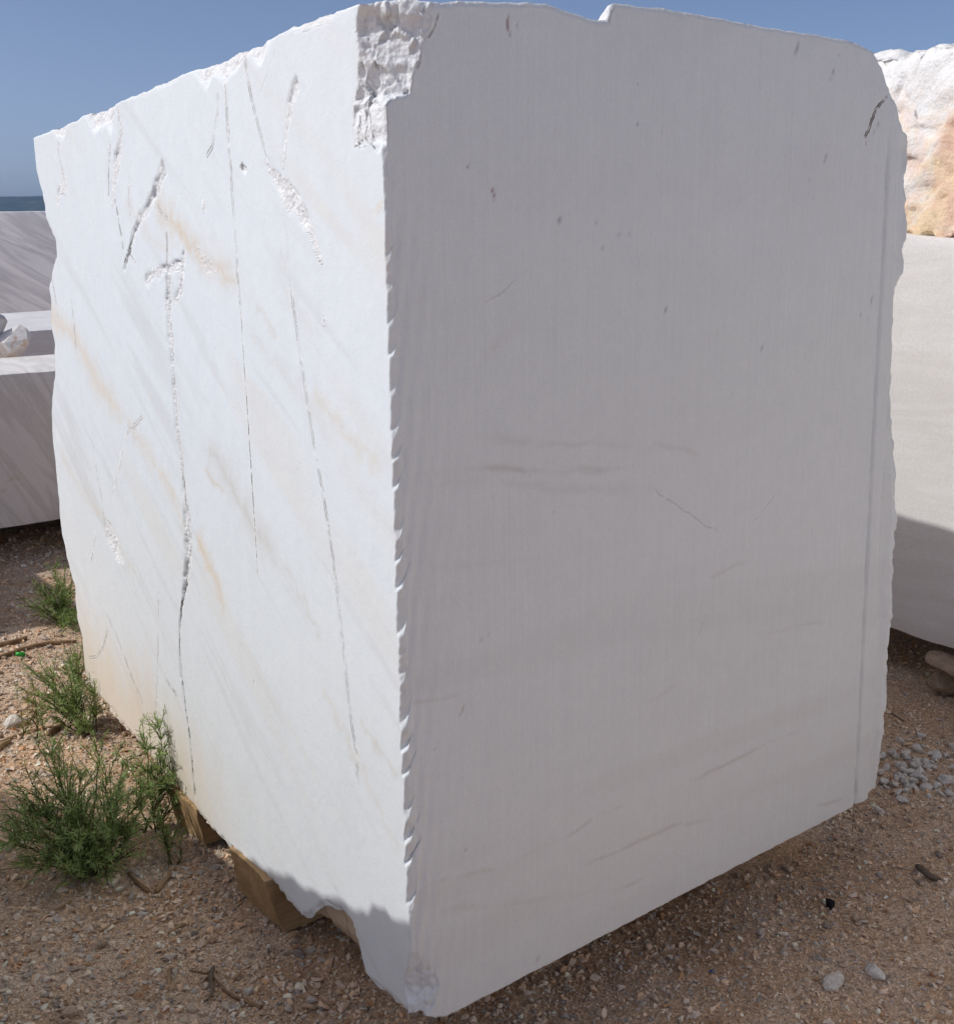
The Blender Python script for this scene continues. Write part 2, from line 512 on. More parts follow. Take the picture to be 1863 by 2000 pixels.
pxTR = [(862, 4), (890, 2), (1000, 4), (1068, 5), (1082, 9), (1098, 16), (1115, 24), (1140, 30), (1158, 36), (1172, 38), (1188, 38), (1191, 34), (1194, 14), (1199, 7), (1210, 6), (1235, 9), (1262, 13),
        (1300, 16), (1400, 34), (1500, 53), (1560, 62), (1620, 71), (1660, 78), (1690, 90), (1704, 97)]
pxBR = [(830, 1988), (850, 1989), (870, 1986), (905, 1968), (1100, 1868), (1300, 1764), (1500, 1660), (1660, 1577), (1690, 1561), (1704, 1555)]
pxFR = [(1704, 1555), (1717, 1543), (1721, 1510), (1725, 1480), (1727, 1450), (1733, 1410), (1736, 1380), (1740, 1310), (1742, 1280), (1741, 1265), (1745, 1240), (1747, 1190), (1750, 1140), (1754, 1080), (1757, 1010),
        (1757, 940), (1754, 880), (1751, 830), (1750, 760), (1753, 680), (1756, 620), (1757, 575), (1762, 555), (1771, 535), (1773, 512), (1770, 490), (1775, 465), (1777, 400), (1777, 330), (1778, 275),
        (1775, 262), (1764, 252), (1757, 235), (1755, 215), (1750, 200), (1742, 185), (1732, 160), (1727, 140), (1718, 122), (1704, 97)]
TR = resample(np.concatenate([[[0, zt]], FR(pxTR)]), NCR, 0.002, 11, 1.12)
BR = resample(np.concatenate([[[0, zb]], FR(pxBR)]), NCR, 0.002, 13, 1.12)
FRc = resample(FR(pxFR), NROW, 0.003, 15)
TR[-1] = FRc[-1]; BR[-1] = FRc[0]
GR = coons(BR, TR, near, FRc)

# --- broken near corner: width of the break on each face by height
def prof(side, pts, z):
    q = (FL if side == 'L' else FR)(pts)
    o = np.argsort(q[:, 1])
    return np.interp(z, q[o, 1], q[o, 0])
zy = lambda y: on_face(790 - (1100 - y) * 0.03, y, DL, NL)[1]
zchip = zy(283)
teeth = [430, 512, 570, 640, 700, 775, 858, 905, 962, 1063, 1105, 1158, 1252, 1340, 1432, 1478, 1525, 1612, 1655, 1700, 1788]
def corner_widths(z, ue):
    zr = np.asarray(z, float)
    z = zr + ue
    a = np.full(z.shape, 0.003) + 0.005 * np.abs(fbm(np.stack([z * 60, z * 0, z * 0], 1), 4, 4))
    b = np.full(z.shape, 0.006) + 0.006 * np.abs(vn(np.stack([z * 70, z * 0 + 9, z * 0], 1), 6))
    tz = [zy(y) for y in teeth]
    for k in range(len(tz) - 1):
        hi, lo = tz[k], tz[k + 1]
        w = (z <= hi) & (z > lo)
        f = (hi - z) / (hi - lo)                      # 0 at the top of a tooth, 1 above the next
        amp = np.interp(k, [0, 4, 8, 12, 20], [0.28, 0.34, 0.45, 0.62, 0.68]) * (0.55 + 0.6 * abs(math.sin(k * 2.3 + 0.7)))
        a = np.where(w, a + amp * 0.016 * np.clip(f / 0.75, 0, 1) ** 1.1 * (1 - sstep(0.78, 1.0, f)), a)
        b = np.where(w, b + amp * (0.008 + 0.024 * np.clip(f / 0.7, 0, 1) * (1 - sstep(0.65, 1.0, f))), b)
    z = zr
    ca = prof('L', [(692, 281), (690, 240), (696, 170), (700, 100), (697, 50), (704, 8)], z)
    cb = prof('R', [(748, 284), (750, 245), (757, 215), (764, 191), (797, 183), (805, 150), (812, 130), (822, 100), (834, 60), (846, 22), (862, 3)], z)
    k = sstep(zchip - 0.006, zchip + 0.010, z + 0.012 * fbm(np.stack([ue * 55, ue * 0, ue * 0], 1), 3, 14))
    ca = ca + 0.012 * fbm(np.stack([zr * 26, zr * 0, zr * 0 + 2], 1), 4, 15); cb = cb + 0.010 * fbm(np.stack([zr * 34, zr * 0, zr * 0 + 8], 1), 4, 16)
    a = a * (1 - k) + ca * k
    b = b * (1 - k) + np.maximum(cb, 0.008) * k
    # knocked lower corner
    lo = 1 - sstep(0.22, 0.36, z)
    a = a + lo * 0.020 * (1 + 0.6 * vn(np.stack([z * 30, z * 0, z * 0 + 3], 1), 8))
    b = b + lo * 0.045 * (1 + 0.6 * vn(np.stack([z * 24, z * 0, z * 0 + 5], 1), 9))
    return a, b, k, lo
NM = NL + NR; NM /= np.linalg.norm(NM)

def seg_dist(p, poly):
    """distance to a polyline, and parameter along it (0..1)"""
    best = np.full(len(p), 1e9); par = np.zeros(len(p))
    L = np.concatenate([[0], np.cumsum(np.linalg.norm(np.diff(poly, axis=0), axis=1))])
    for i in range(len(poly) - 1):
        a, b = poly[i], poly[i + 1]
        ab = b - a
        l2 = ab @ ab + 1e-12
        t = np.clip(((p - a) @ ab) / l2, 0, 1)
        d = np.linalg.norm(p - (a + t[:, None] * ab), axis=1)
        m_ = d < best
        best[m_] = d[m_]
        par[m_] = (L[i] + t[m_] * (L[i + 1] - L[i])) / L[-1]
    return best, par

WHITE = np.array([0.748, 0.797, 0.825])
def face_points(G, base_d):
    g = G.reshape(-1, 2)
    return g, P0 * np.array([1, 1, 0]) + g[:, :1] * base_d + g[:, 1:] * UZ

# ---- sunlit face
g, XYZ = face_points(GL, DL)
u, z = g[:, 0], g[:, 1]
n3 = np.stack([u, z, np.zeros_like(u)], 1)
dep = 0.002 * fbm(n3 * 2, 2, 21) + 0.0003 * fbm(n3 * 60, 3, 22)           # + is out of the stone
dark = np.zeros_like(u); fresh = np.zeros_like(u); ochre = np.zeros_like(u); grey = np.zeros_like(u)
wob = np.stack([fbm(n3 * 40, 3, 23), fbm(n3 * 40 + 9, 3, 24)], 1)
rag = fbm(n3 * 42, 4, 25, iso=True)
SDW = 0.016
sdv = np.full(len(u), 1e3); sdk = np.zeros_like(u); sdd = np.zeros_like(u)
def hairline(gg, sdv_, sdk_, sdd_, poly, drk, dbl):
    """signed distance to a crack, kept where this crack is the nearest"""
    lo, hi = poly.min(0) - 0.05, poly.max(0) + 0.05
    m_ = np.where((gg[:, 0] > lo[0]) & (gg[:, 0] < hi[0]) & (gg[:, 1] > lo[1]) & (gg[:, 1] < hi[1]))[0]
    if not len(m_):
        return
    p = gg[m_]
    d, t = seg_dist(p, poly)
    L = np.concatenate([[0], np.cumsum(np.linalg.norm(np.diff(poly, axis=0), axis=1))])
    i = np.clip(np.searchsorted(L, t * L[-1], 'right') - 1, 0, len(poly) - 2)
    ab = poly[i + 1] - poly[i]
    ap = p - poly[i]
    sg = np.where(ab[:, 0] * ap[:, 1] - ab[:, 1] * ap[:, 0] >= 0, 1.0, -1.0)
    kk = np.interp(t, np.linspace(0, 1, len(drk)), drk) if isinstance(drk, (list, tuple)) else np.full(len(t), drk)
    kk = kk * sstep(0, 0.03, t) * (1 - sstep(0.97, 1, t)) * (1 - sstep(0.6, 0.95, d / SDW))
    better = d < np.abs(sdv_[m_])
    j = m_[better]
    sdv_[j] = (sg * d)[better]; sdk_[j] = kk[better]; sdd_[j] = dbl
def carve(px, w, depth, drk=0.0, fr=0.0, ragged=0.4, dots=0.0, seed=0):
    """w, depth: number or list along the line (photo pixels of width are given in metres)"""
    global dep, dark, fresh
    poly = FL(px)
    lo, hi = poly.min(0) - 0.12, poly.max(0) + 0.12
    m_ = (u > lo[0]) & (u < hi[0]) & (z > lo[1]) & (z < hi[1])
    if not m_.any():
        return
    wmax = max(w) if isinstance(w, (list, tuple)) else w
    if np.max(drk) > 0.05:
        hairline(g, sdv, sdk, sdd, poly, drk, 0.0 if wmax < 0.0042 else (0.7 if wmax < 0.011 else 1.3))
    if wmax < 0.0062:
        return
    pp = g[m_] + wob[m_] * 0.006
    d, t = seg_dist(pp, poly)
    ww = np.interp(t, np.linspace(0, 1, len(w)), w) if isinstance(w, (list, tuple)) else w
    dd = np.interp(t, np.linspace(0, 1, len(depth)), depth) if isinstance(depth, (list, tuple)) else depth
    kk = np.interp(t, np.linspace(0, 1, len(drk)), drk) if isinstance(drk, (list, tuple)) else drk
    r_ = 0.6 * rag[m_]
    e = 1 - sstep(0.62, 1.0, d / (ww * (1 + ragged * r_) + 1e-6))
    e = e * sstep(0, 0.02, t) * (1 - sstep(0.985, 1.0, t) * 0.5)
    if dots:
        e = e * (1 - dots * sstep(-0.1, 0.25, vn(np.stack([t * 60 + seed, t * 0, t * 0], 1), 77)))
    dep[m_] -= e * dd * 0.5 * (0.8 + 0.7 * fbm(n3[m_] * 30, 4, 26, iso=True))
    c = 1 - sstep(0.25, 0.7, d / (ww + 1e-6) + 0.25 * r_)
    dark[m_] = np.maximum(dark[m_], 0.25 * c * kk * sstep(-0.45, 0.3, r_ + 0.25))
    fresh[m_] = np.maximum(fresh[m_], e * fr)
# main long fissure
carve([(325, 452), (326, 480), (325, 520)], 0.006, 0.005, 0.55, 0.3)
carve([(325, 515), (329, 560), (328, 610), (334, 680), (342, 770), (346, 830), (354, 890)], [0.018, 0.026, 0.018, 0.015, 0.016, 0.011], [0.014, 0.018, 0.014, 0.013, 0.012, 0.010], [0.2, 0.3, 0.25, 0.35, 0.45], 0.9, 0.7)
carve([(354, 890), (360, 950), (365, 1000), (368, 1050), (368, 1090), (362, 1140), (358, 1165)], [0.010, 0.016, 0.026, 0.026, 0.020, 0.012], [0.010, 0.015, 0.022, 0.022, 0.017, 0.010], [0.7, 0.6, 0.35, 0.4, 0.6], 0.8, 0.6)
carve([(362, 1140), (355, 1185), (351, 1230), (351, 1275), (355, 1325), (362, 1380), (368, 1420), (374, 1470), (378, 1510), (383, 1560)], [0.010, 0.007, 0.006, 0.008, 0.008, 0.007, 0.005], 0.010, [0.85, 0.8, 0.65, 0.95, 0.9, 0.75, 0.6, 0.4], 0.15, 0.3)
carve([(286, 560), (287, 545), (300, 531), (328, 528), (352, 520), (360, 495)], [0.016, 0.014, 0.014, 0.016, 0.010], 0.013, 0.06, 0.9, 0.8)
carve([(356, 525), (352, 560), (340, 590)], [0.012, 0.016, 0.008], 0.012, 0.2, 0.9, 0.8)
# second fissure: fine, dark, broken
carve([(438, 145), (441, 180), (445, 250), (447, 280)], 0.008, 0.006, 0.3, 0.5, 0.7)
carve([(447, 285), (452, 330), (453, 375), (457, 430), (461, 480), (464, 545), (470, 600)], 0.0055, 0.005, [0.45, 0.5, 0.25, 0.25, 0.45, 0.6], 0.3, 0.5, 0.5, 3)
carve([(470, 600), (474, 680), (481, 780), (487, 870), (491, 930), (496, 1010), (500, 1070), (503, 1130)], 0.0038, 0.006, [0.6, 0.45, 0.7, 0.95, 0.85, 1.0, 0.8, 0.4], 0.1, 0.4, 0.35, 8)
carve([(497, 1318), (497, 1338)], 0.003, 0.003, 0.7)
# third fissure: long pencil line
carve([(478, 105), (484, 150), (494, 200), (505, 245), (516, 285), (527, 318)], 0.0055, 0.006, [0.35, 0.5, 0.4, 0.3, 0.3], 0.6, 0.5)
carve([(553, 350), (556, 410), (561, 470), (567, 540), (572, 580)], 0.0045, 0.004, 0.08, 0.8, 0.5)
carve([(566, 540), (573, 600), (583, 670), (593, 740), (604, 810), (615, 880), (628, 950), (640, 1020), (650, 1090), (660, 1170), (668, 1240), (676, 1310), (683, 1380), (690, 1430), (697, 1475), (700, 1545)],
      [0.0035, 0.004, 0.0035, 0.004, 0.004, 0.005, 0.004, 0.0035], 0.005, [0.4, 0.42, 0.3, 0.34, 0.4, 0.6, 0.42, 0.34, 0.3, 0.34, 0.5, 0.25], 0.25, 0.3, 0.2, 12)
# chiselled scar and neighbours
carve([(521, 312), (534, 340), (548, 365), (570, 390), (592, 420), (605, 450), (615, 480), (628, 512)], [0.008, 0.014, 0.024, 0.030, 0.020, 0.014, 0.012, 0.006], [0.006, 0.010, 0.016, 0.018, 0.013, 0.010, 0.007, 0.004], 0.07, 1.0, 0.8)
carve([(584, 158), (575, 180), (568, 205), (562, 245), (557, 280), (552, 330)], [0.015, 0.015, 0.010, 0.006, 0.004], [0.012, 0.010, 0.006, 0.004, 0.003], 0.10, 0.7, 0.6)
carve([(540, 95), (525, 140), (505, 190)], 0.0035, 0.003, 0.12, 0.3)
carve([(322, 322), (312, 345), (303, 372), (292, 398), (276, 424), (264, 452)], [0.022, 0.020, 0.018, 0.015, 0.014, 0.012], [0.017, 0.016, 0.014, 0.012, 0.010], [0.1, 0.25, 0.12, 0.15], 0.8, 0.6)
carve([(264, 450), (257, 475), (252, 498), (246, 512), (243, 524)], [0.012, 0.010, 0.010, 0.007], 0.010, [0.35, 0.75, 0.5, 0.9], 0.3, 0.4)
carve([(249, 487), (257, 500), (266, 514)], 0.004, 0.004, 0.6)
carve([(229, 206), (237, 255), (232, 300), (224, 345), (220, 400)], [0.010, 0.016, 0.024, 0.018, 0.008], [0.006, 0.010, 0.013, 0.010, 0.004], 0.18, 0.8, 0.8)
carve([(214, 280), (213, 330), (212, 385)], 0.008, 0.006, 0.45, 0.4, 0.6)
carve([(225, 388), (232, 425), (238, 462), (242, 488)], 0.0045, 0.005, 0.75, 0.1)
carve([(252, 360), (252, 400), (256, 430)], 0.007, 0.004, 0.25, 0.6, 0.7)
carve([(427, 180), (425, 225), (420, 262), (415, 288), (404, 306)], [0.003, 0.003, 0.003, 0.006], 0.004, [0.25, 0.35, 0.35, 0.7], 0.1)
carve([(307, 402), (316, 418), (327, 428)], 0.006, 0.004, 0.4)
carve([(115, 270), (116, 300), (122, 340), (128, 362), (116, 372), (112, 400)], [0.010, 0.006, 0.020, 0.022, 0.014, 0.010], 0.008, [0.3, 0.35, 0.06, 0.06, 0.2], 0.9, 0.7)
carve([(102, 545), (108, 575), (115, 620)], 0.006, 0.004, 0.55, 0.0, 0.5)
carve([(140, 585), (143, 610), (147, 650), (150, 690)], 0.006, 0.004, [0.3, 0.6, 0.4], 0.2, 0.5)
carve([(170, 720), (175, 790), (182, 860), (190, 920), (200, 975), (206, 1020)], 0.006, 0.004, [0.08, 0.1, 0.25, 0.3, 0.45], 0.5, 0.6)
carve([(280, 812), (265, 830), (248, 845), (240, 880), (232, 925), (221, 970)], [0.007, 0.007, 0.008, 0.005], 0.004, [0.35, 0.25, 0.1, 0.25, 0.2], 0.6, 0.6)
carve([(188, 1040), (183, 1070), (178, 1092)], 0.007, 0.003, 0.3, 0.7, 0.6)
carve([(205, 1030), (222, 1055), (232, 1080), (240, 1098)], [0.030, 0.045, 0.040, 0.020], [0.010, 0.016, 0.014, 0.007], 0.05, 1.0, 0.9)
carve([(175, 1285), (190, 1283), (202, 1266), (208, 1245), (211, 1228)], 0.0045, 0.002, 0.4)
carve([(206, 1195), (215, 1212), (230, 1245), (247, 1290), (262, 1330), (275, 1360), (283, 1382)], 0.0045, 0.003, [0.2, 0.45, 0.35, 0.55, 0.4, 0.35], 0.1)
carve([(224, 1110), (232, 1170), (240, 1220), (252, 1300), (262, 1370)], 0.004, 0.002, 0.18, 0.2)
carve([(311, 1160), (309, 1220), (309, 1280), (307, 1340), (305, 1400)], [0.008, 0.010, 0.009, 0.009, 0.006], 0.007, 0.22, 0.8, 0.8)
carve([(324, 1325), (335, 1342), (346, 1358)], 0.005, 0.003, 0.55)
carve([(382, 478), (395, 505), (408, 520), (420, 528)], [0.010, 0.016, 0.020, 0.010], 0.007, 0.12, 0.5, 0.7)
carve([(474, 320), (473, 328), (479, 331)], 0.007, 0.008, 0.7)
carve([(631, 622), (632, 628)], 0.008, 0.004, 0.05, 0.8)
carve([(398, 395), (396, 410)], 0.010, 0.004, 0.08, 0.8)
# chipped top arris
topz = np.interp(u, TL[:, 0], TL[:, 1])
for (x0, x1, w, dp) in ((375, 545, 0.060, 0.013), (160, 228, 0.08, 0.014), (95, 130, 0.04, 0.01), (250, 370, 0.012, 0.006), (560, 690, 0.014, 0.006)):
    ua, ub = on_face(x1, 160, DL, NL)[0], on_face(x0, 220, DL, NL)[0]
    inside = sstep(ua, ua + 0.10, u) * (1 - sstep(ub - 0.10, ub, u))
    ww = w * inside * (0.7 + 0.8 * fbm(np.stack([u * 12, u * 0, u * 0 + x0], 1), 3, x0))
    k = 1 - sstep(0.5, 1.0, (topz - z) / (np.maximum(ww, 1e-4)))
    dep -= k * inside * dp * (0.55 + 0.6 * np.clip(1 - (topz - z) / np.maximum(ww, 1e-4), 0, 1) + 0.5 * fbm(n3 * 40, 4, 31))
    fresh = np.maximum(fresh, k * inside)
# rough far margin
ufar = np.interp(z, FLc[:, 1], FLc[:, 0])
wm = np.interp(z, [0.1, 0.5, 1.0, 1.25, 1.45, 1.65, 1.86], [0.02, 0.03, 0.03, 0.10, 0.13, 0.10, 0.03]) * (0.8 + 0.5 * fbm(np.stack([z * 9, z * 0, z * 0], 1), 3, 41))
k = 1 - sstep(0.6, 1.0, (ufar - u) / wm)
dep -= k * (0.010 + 0.035 * np.clip(1 - (ufar - u) / wm, 0, 1) ** 1.5 + 0.010 * fbm(n3 * 45, 4, 43))
fresh = np.maximum(fresh, k * 0.8)
# lower edge wear
botz = np.interp(u, BL[:, 0], BL[:, 1])
k = 1 - sstep(0.0, 0.02, z - botz)
dep -= k * (0.006 + 0.008 * fbm(n3 * 50, 3, 44))
# colour: diagonal veining (rises away from the near corner)
va = math.atan2(0.60, 1.05)
al, cr = u * math.cos(va) + z * math.sin(va), -u * math.sin(va) + z * math.cos(va)
cr = cr + 0.03 * fbm(n3 * 1.6, 3, 51)
v1 = fbm(np.stack([al * 1.3, cr * 14, cr * 0], 1), 5, 52)
v2 = fbm(np.stack([al * 2.0, cr * 34, cr * 0], 1), 4, 53)
v3 = fbm(n3 * 1.7, 3, 54)
grey = 0.38 * sstep(0.12, 0.5, v1) * sstep(-0.3, 0.4, v3) + 0.22 * sstep(0.2, 0.6, v2)
ochre = 0.20 * sstep(0.05, 0.5, fbm(np.stack([al * 1.1, cr * 9, cr * 0 + 4], 1), 4, 55)) * sstep(-0.2, 0.4, -v3)
def vein(px, w, oc, gr, core=0.3):
    global ochre, grey
    poly = FL(px)
    d, t = seg_dist(g + wob * 0.02 + np.stack([v1, v2], 1) * 0.008, poly)
    ww = 1.35 * w * (0.6 + 0.6 * np.abs(vn(np.stack([t * 12, t * 0, t * 0 + px[0][0]], 1), 3)))
    f = np.exp(-(d / ww) ** 2) * sstep(0, 0.12, t) * (1 - sstep(0.85, 1, t))
    f2 = np.exp(-(d / (ww * core)) ** 2) * sstep(0, 0.1, t) * (1 - sstep(0.85, 1, t)) * sstep(-0.4, 0.3, v2 + 0.2 * v1)
    ochre = np.maximum(ochre, 0.78 * oc * (0.7 * f + 0.4 * f2))
    grey = np.maximum(grey, 0.7 * gr * (0.55 * f + 0.5 * f2))
vein([(295, 395), (320, 420), (345, 445), (375, 480), (400, 510), (430, 530), (455, 545), (475, 562)], 0.025, 0.85, 0.55)
vein([(240, 380), (265, 420), (300, 470), (340, 500)], 0.02, 0.25, 0.2)
vein([(84, 600), (110, 625), (150, 660), (178, 720), (205, 770), (235, 805), (250, 825)], 0.035, 0.85, 0.15)
vein([(245, 815), (275, 860), (305, 905), (330, 950), (352, 1000), (372, 1050)], 0.022, 0.55, 0.1)
vein([(380, 1040), (400, 1080), (418, 1120), (432, 1165), (445, 1200)], 0.024, 1.0, 0.0)
vein([(395, 860), (420, 890), (445, 930), (470, 980), (490, 1020), (520, 1060), (550, 1110)], 0.035, 0.2, 0.75, 0.2)
vein([(398, 905), (415, 935), (440, 965)], 0.012, 0.6, 0.5)
vein([(110, 860), (130, 905), (160, 960), (200, 1010), (240, 1075), (290, 1160)], 0.02, 0.35, 0.25)
vein([(600, 760), (640, 800), (680, 850), (720, 890), (752, 925)], 0.018, 0.5, 0.25)
vein([(480, 640), (520, 690), (560, 735), (610, 800), (660, 880)], 0.02, 0.15, 0.3)
vein([(540, 1080), (570, 1130), (600, 1190), (630, 1250)], 0.012, 0.2, 0.45)
vein([(700, 1400), (730, 1450), (760, 1490), (785, 1540)], 0.009, 0.35, 0.45)
vein([(620, 1330), (680, 1440), (740, 1580), (790, 1700)], 0.012, 0.4, 0.2)
vein([(560, 480), (540, 540), (590, 620), (630, 660)], 0.016, 0.12, 0.35)
vein([(500, 600), (530, 640), (545, 670)], 0.012, 0.2, 0.4)
vein([(735, 395), (738, 420)], 0.014, 0.6, 0.0)
vein([(300, 1480), (340, 1300), (330, 1180)], 0.03, 0.12, 0.1)
# soil stain creeping up from the lower edge towards the far end
k = (1 - sstep(0.05, 0.42, z - botz + 0.10 * fbm(np.stack([u * 14, z * 1.2, z * 0], 1), 4, 61))) * sstep(0.62, 1.3, u)
ochre = np.maximum(ochre, 0.85 * k)
ochre = np.maximum(ochre, 0.10 * (1 - sstep(0.1, 0.9, z - botz)))
OCH = np.array([0.72, 0.53, 0.30]); GRY = np.array([0.52, 0.51, 0.49]); DRK = np.array([0.10, 0.085, 0.065]); FRS = np.array([0.88, 0.88, 0.88])
def paint(o, gr, dk, fr, base=WHITE):
    c = np.repeat(base[None], len(o), 0)
    mixc = lambda c, t, k: c * (1 - k[:, None]) + t * k[:, None]
    c = mixc(c, GRY, np.clip(gr, 0, 1) * 0.75)
    c = mixc(c, OCH, np.clip(o, 0, 1) * 0.62)
    c = mixc(c, FRS, np.clip(fr, 0, 1) * 0.85)
    return mixc(c, DRK, np.clip(dk, 0, 1) * 0.9)
aL, bR, kc, klo = corner_widths(z, np.clip(u, 0, 0.06) * 0.9)
# broken corner
w_ = np.clip(1 - u / aL, 0, 1)
inb = u < aL
crack_px = [(772, 20), (768, 45), (762, 60), (768, 80), (762, 105), (757, 125), (758, 150), (752, 200)]
_fr = np.random.default_rng(5)
def facets(q, cell, n, seed, amp):
    """angular fracture facets: nearest seed point gives a tilted little plane"""
    r_ = np.random.default_rng(seed)
    c0 = P0 * np.array([1, 1, 0]) + UZ * 1.80
    pts = c0 + r_.uniform(-0.2, 0.2, (n, 3)) * np.array([1, 1, 0.75])
    nrm = r_.normal(size=(n, 3)); off = r_.uniform(-1, 1, n)
    out = np.zeros(len(q))
    m_ = np.where(np.linalg.norm(q - c0, axis=1) < 0.4)[0]
    for ch in np.array_split(m_, max(1, len(m_) // 4000)):
        if len(ch):
            d = ((q[ch][:, None] - pts[None]) ** 2).sum(2)
            j = d.argmin(1)
            out[ch] = amp * (0.5 * off[j] + 0.55 * ((q[ch] - pts[j]) * nrm[j]).sum(1) / cell)
    return out
def break_relief(P, amt, lo):
    q = P + 0.004 * np.stack([fbm(P * 40, 2, 61), fbm(P * 40 + 4, 2, 62), fbm(P * 40 + 9, 2, 63)], 1)
    r2 = fbm(q @ NROT * 90, 3, 72, iso=True)
    return amt * (0.008 * fbm(q @ NROT * 12, 2, 74, iso=True) + facets(q, 0.024, 600, 3, 0.0036) + facets(q, 0.011, 3000, 4, 0.0026) + 0.0028 * r2 - 0.002) + lo * (0.006 * r2)
posL = XYZ + NL * dep[:, None]
PLp = P0 * np.array([1, 1, 0]) + DL * aL[:, None] + z[:, None] * UZ
PMp = P0 * np.array([1, 1, 0]) + (DL * aL[:, None] + DR * bR[:, None]) * (0.5 - 0.08 * kc)[:, None] + z[:, None] * UZ
brk = PLp * (1 - w_[:, None]) + PMp * w_[:, None]
brk = brk + NM * (break_relief(brk, kc, klo) * sstep(0, 0.25, w_))[:, None]
posL[inb] = brk[inb]
fr2 = np.where(inb, kc, 0)
fresh = np.maximum(fresh, fr2 * 0.7)
cd_poly = FL(crack_px)
dcr, tcr = seg_dist(g * np.array([1, 1]) + wob * 0.008, cd_poly)
frL = np.clip(fresh, 0, 1)
colL = paint(np.maximum(ochre, fr2 * 0.35 * np.exp(-(dcr / 0.02) ** 2)), grey, np.maximum(dark, fr2 * 0.8 * np.exp(-(dcr / 0.004) ** 2)), fresh)
posL = np.where(inb[:, None], posL - NM * (kc * 0.02 * np.exp(-(dcr / 0.012) ** 2) * w_ * (1 - w_) * 4)[:, None], posL)

# ---- shaded face
g2, XYZ2 = face_points(GR, DR)
u2, z2 = g2[:, 0], g2[:, 1]
m3 = np.stack([u2, z2, np.zeros_like(u2) + 7], 1)
dep2 = 0.002 * fbm(m3 * 2.5, 3, 81)
saw = fbm(np.stack([u2 * 210, z2 * 1.2, z2 * 0], 1), 3, 82)
dep2 += 0.0007 * saw + 0.0006 * fbm(m3 * 130, 2, 83)
# slanting scallops that run up from the arris
sl = (u2 - (z2 - 1.0) * 0.165)
fade = np.exp(-np.clip(u2 - 0.01, 0, None) / 0.05) * (1 - sstep(1.55, 1.72, z2))
dep2 -= fade * (0.004 + 0.0020 * np.sin(sl * 2 * math.pi / 0.027 + 0.8 * fbm(m3 * 4, 2, 84)))
# saw groove and recessed margin at the far end
gu = np.interp(z2, [v for v in FR([(1670, 1556), (1698, 1000), (1716, 650), (1739, 206)])[:, 1]], FR([(1670, 1556), (1698, 1000), (1716, 650), (1739, 206)])[:, 0])
su = np.interp(z2, FR([(1697, 1556), (1722, 1000), (1745, 650), (1760, 206)])[:, 1], FR([(1697, 1556), (1722, 1000), (1745, 650), (1760, 206)])[:, 0])
dep2 -= 0.006 * np.exp(-((u2 - su) / 0.0045) ** 2) * (1 - sstep(1.70, 1.78, z2))
dep2 -= 0.011 * np.exp(-((u2 - gu) / 0.0045) ** 2) * (1 - sstep(1.74, 1.80, z2)) * (0.8 + 0.3 * vn(np.stack([z2 * 30, z2 * 0, z2 * 0], 1), 3))
mar = sstep(0.0, 0.012, u2 - su + 0.004 * vn(np.stack([z2 * 14, z2 * 0, z2 * 0], 1), 5)) * (1 - sstep(1.72, 1.80, z2))
rim = sstep(0.022, 0.05, u2 - su)
dep2 -= mar * 0.013 - rim * mar * (0.006 + 0.006 * fbm(m3 * 24, 4, 86))
ufr = np.interp(z2, FRc[::1, 1], FRc[::1, 0])
k = 1 - sstep(0.0, 0.022, ufr - u2)
dep2 -= k * (0.004 + 0.005 * fbm(m3 * 40, 3, 87))
topz2 = np.interp(u2, TR[:, 0], TR[:, 1])
k = 1 - sstep(0.0, 0.008, topz2 - z2 + 0.004 * fbm(m3 * 60, 3, 88))
dep2 -= k * 0.006
fresh2 = k * 0.8
dark2 = np.zeros_like(u2); ochre2 = np.zeros_like(u2)
b1 = fbm(np.stack([u2 * 1.4, (z2 + 0.05 * u2 + 0.02 * fbm(m3 * 2, 2, 91)) * 13, u2 * 0], 1), 5, 92)
lowz = 1 - sstep(0.75, 1.25, z2)
grey2 = 0.12 * sstep(-0.05, 0.5, b1) * (0.25 + 0.75 * lowz) + 0.10 * sstep(0.1, 0.6, fbm(m3 * 3, 4, 93)) + 0.05 * (saw + 0.5)
wob2 = np.stack([fbm(m3 * 9, 4, 94), fbm(m3 * 9 + 5, 4, 95)], 1)
def vein2(px, w, oc, gr, dk=0.0):
    global ochre2, grey2, dark2
    poly = FR(px)
    d, t = seg_dist(g2 + wob2 * 0.012, poly)
    br = sstep(-0.5, 0.4, fbm(np.stack([u2 * 20, z2 * 50, u2 * 0 + px[0][0]], 1), 3, 96))
    wz = 0.55 * w * (0.5 + 0.9 * np.abs(fbm(np.stack([u2 * 9, z2 * 0, u2 * 0 + px[0][1]], 1), 3, 90)))
    f = np.exp(-(d / wz) ** 2) * sstep(0, 0.2, t) * (1 - sstep(0.8, 1, t)) * (0.35 + 0.65 * br)
    f1 = np.exp(-(d / 0.004) ** 2) * sstep(0, 0.1, t) * (1 - sstep(0.9, 1, t)) * br
    ochre2 = np.maximum(ochre2, 0.45 * oc * f); grey2 = np.maximum(grey2, 0.72 * gr * f); dark2 = np.maximum(dark2, 0.5 * dk * f1)
vein2([(790, 930), (860, 920), (950, 915), (1060, 920), (1180, 915), (1262, 912)], 0.022, 0.15, 0.55, 0.25)
vein2([(880, 850), (1000, 862), (1150, 868), (1270, 878), (1370, 890)], 0.02, 0.1, 0.45)
vein2([(1260, 865), (1320, 880), (1375, 892)], 0.018, 0.1, 0.5)
vein2([(800, 950), (950, 940), (1150, 955), (1320, 960)], 0.03, 0.1, 0.35)
vein2([(810, 1110), (950, 1098), (1080, 1080)], 0.02, 0.05, 0.3)
vein2([(800, 1375), (850, 1368), (900, 1362)], 0.006, 0.3, 0.4, 0.15)
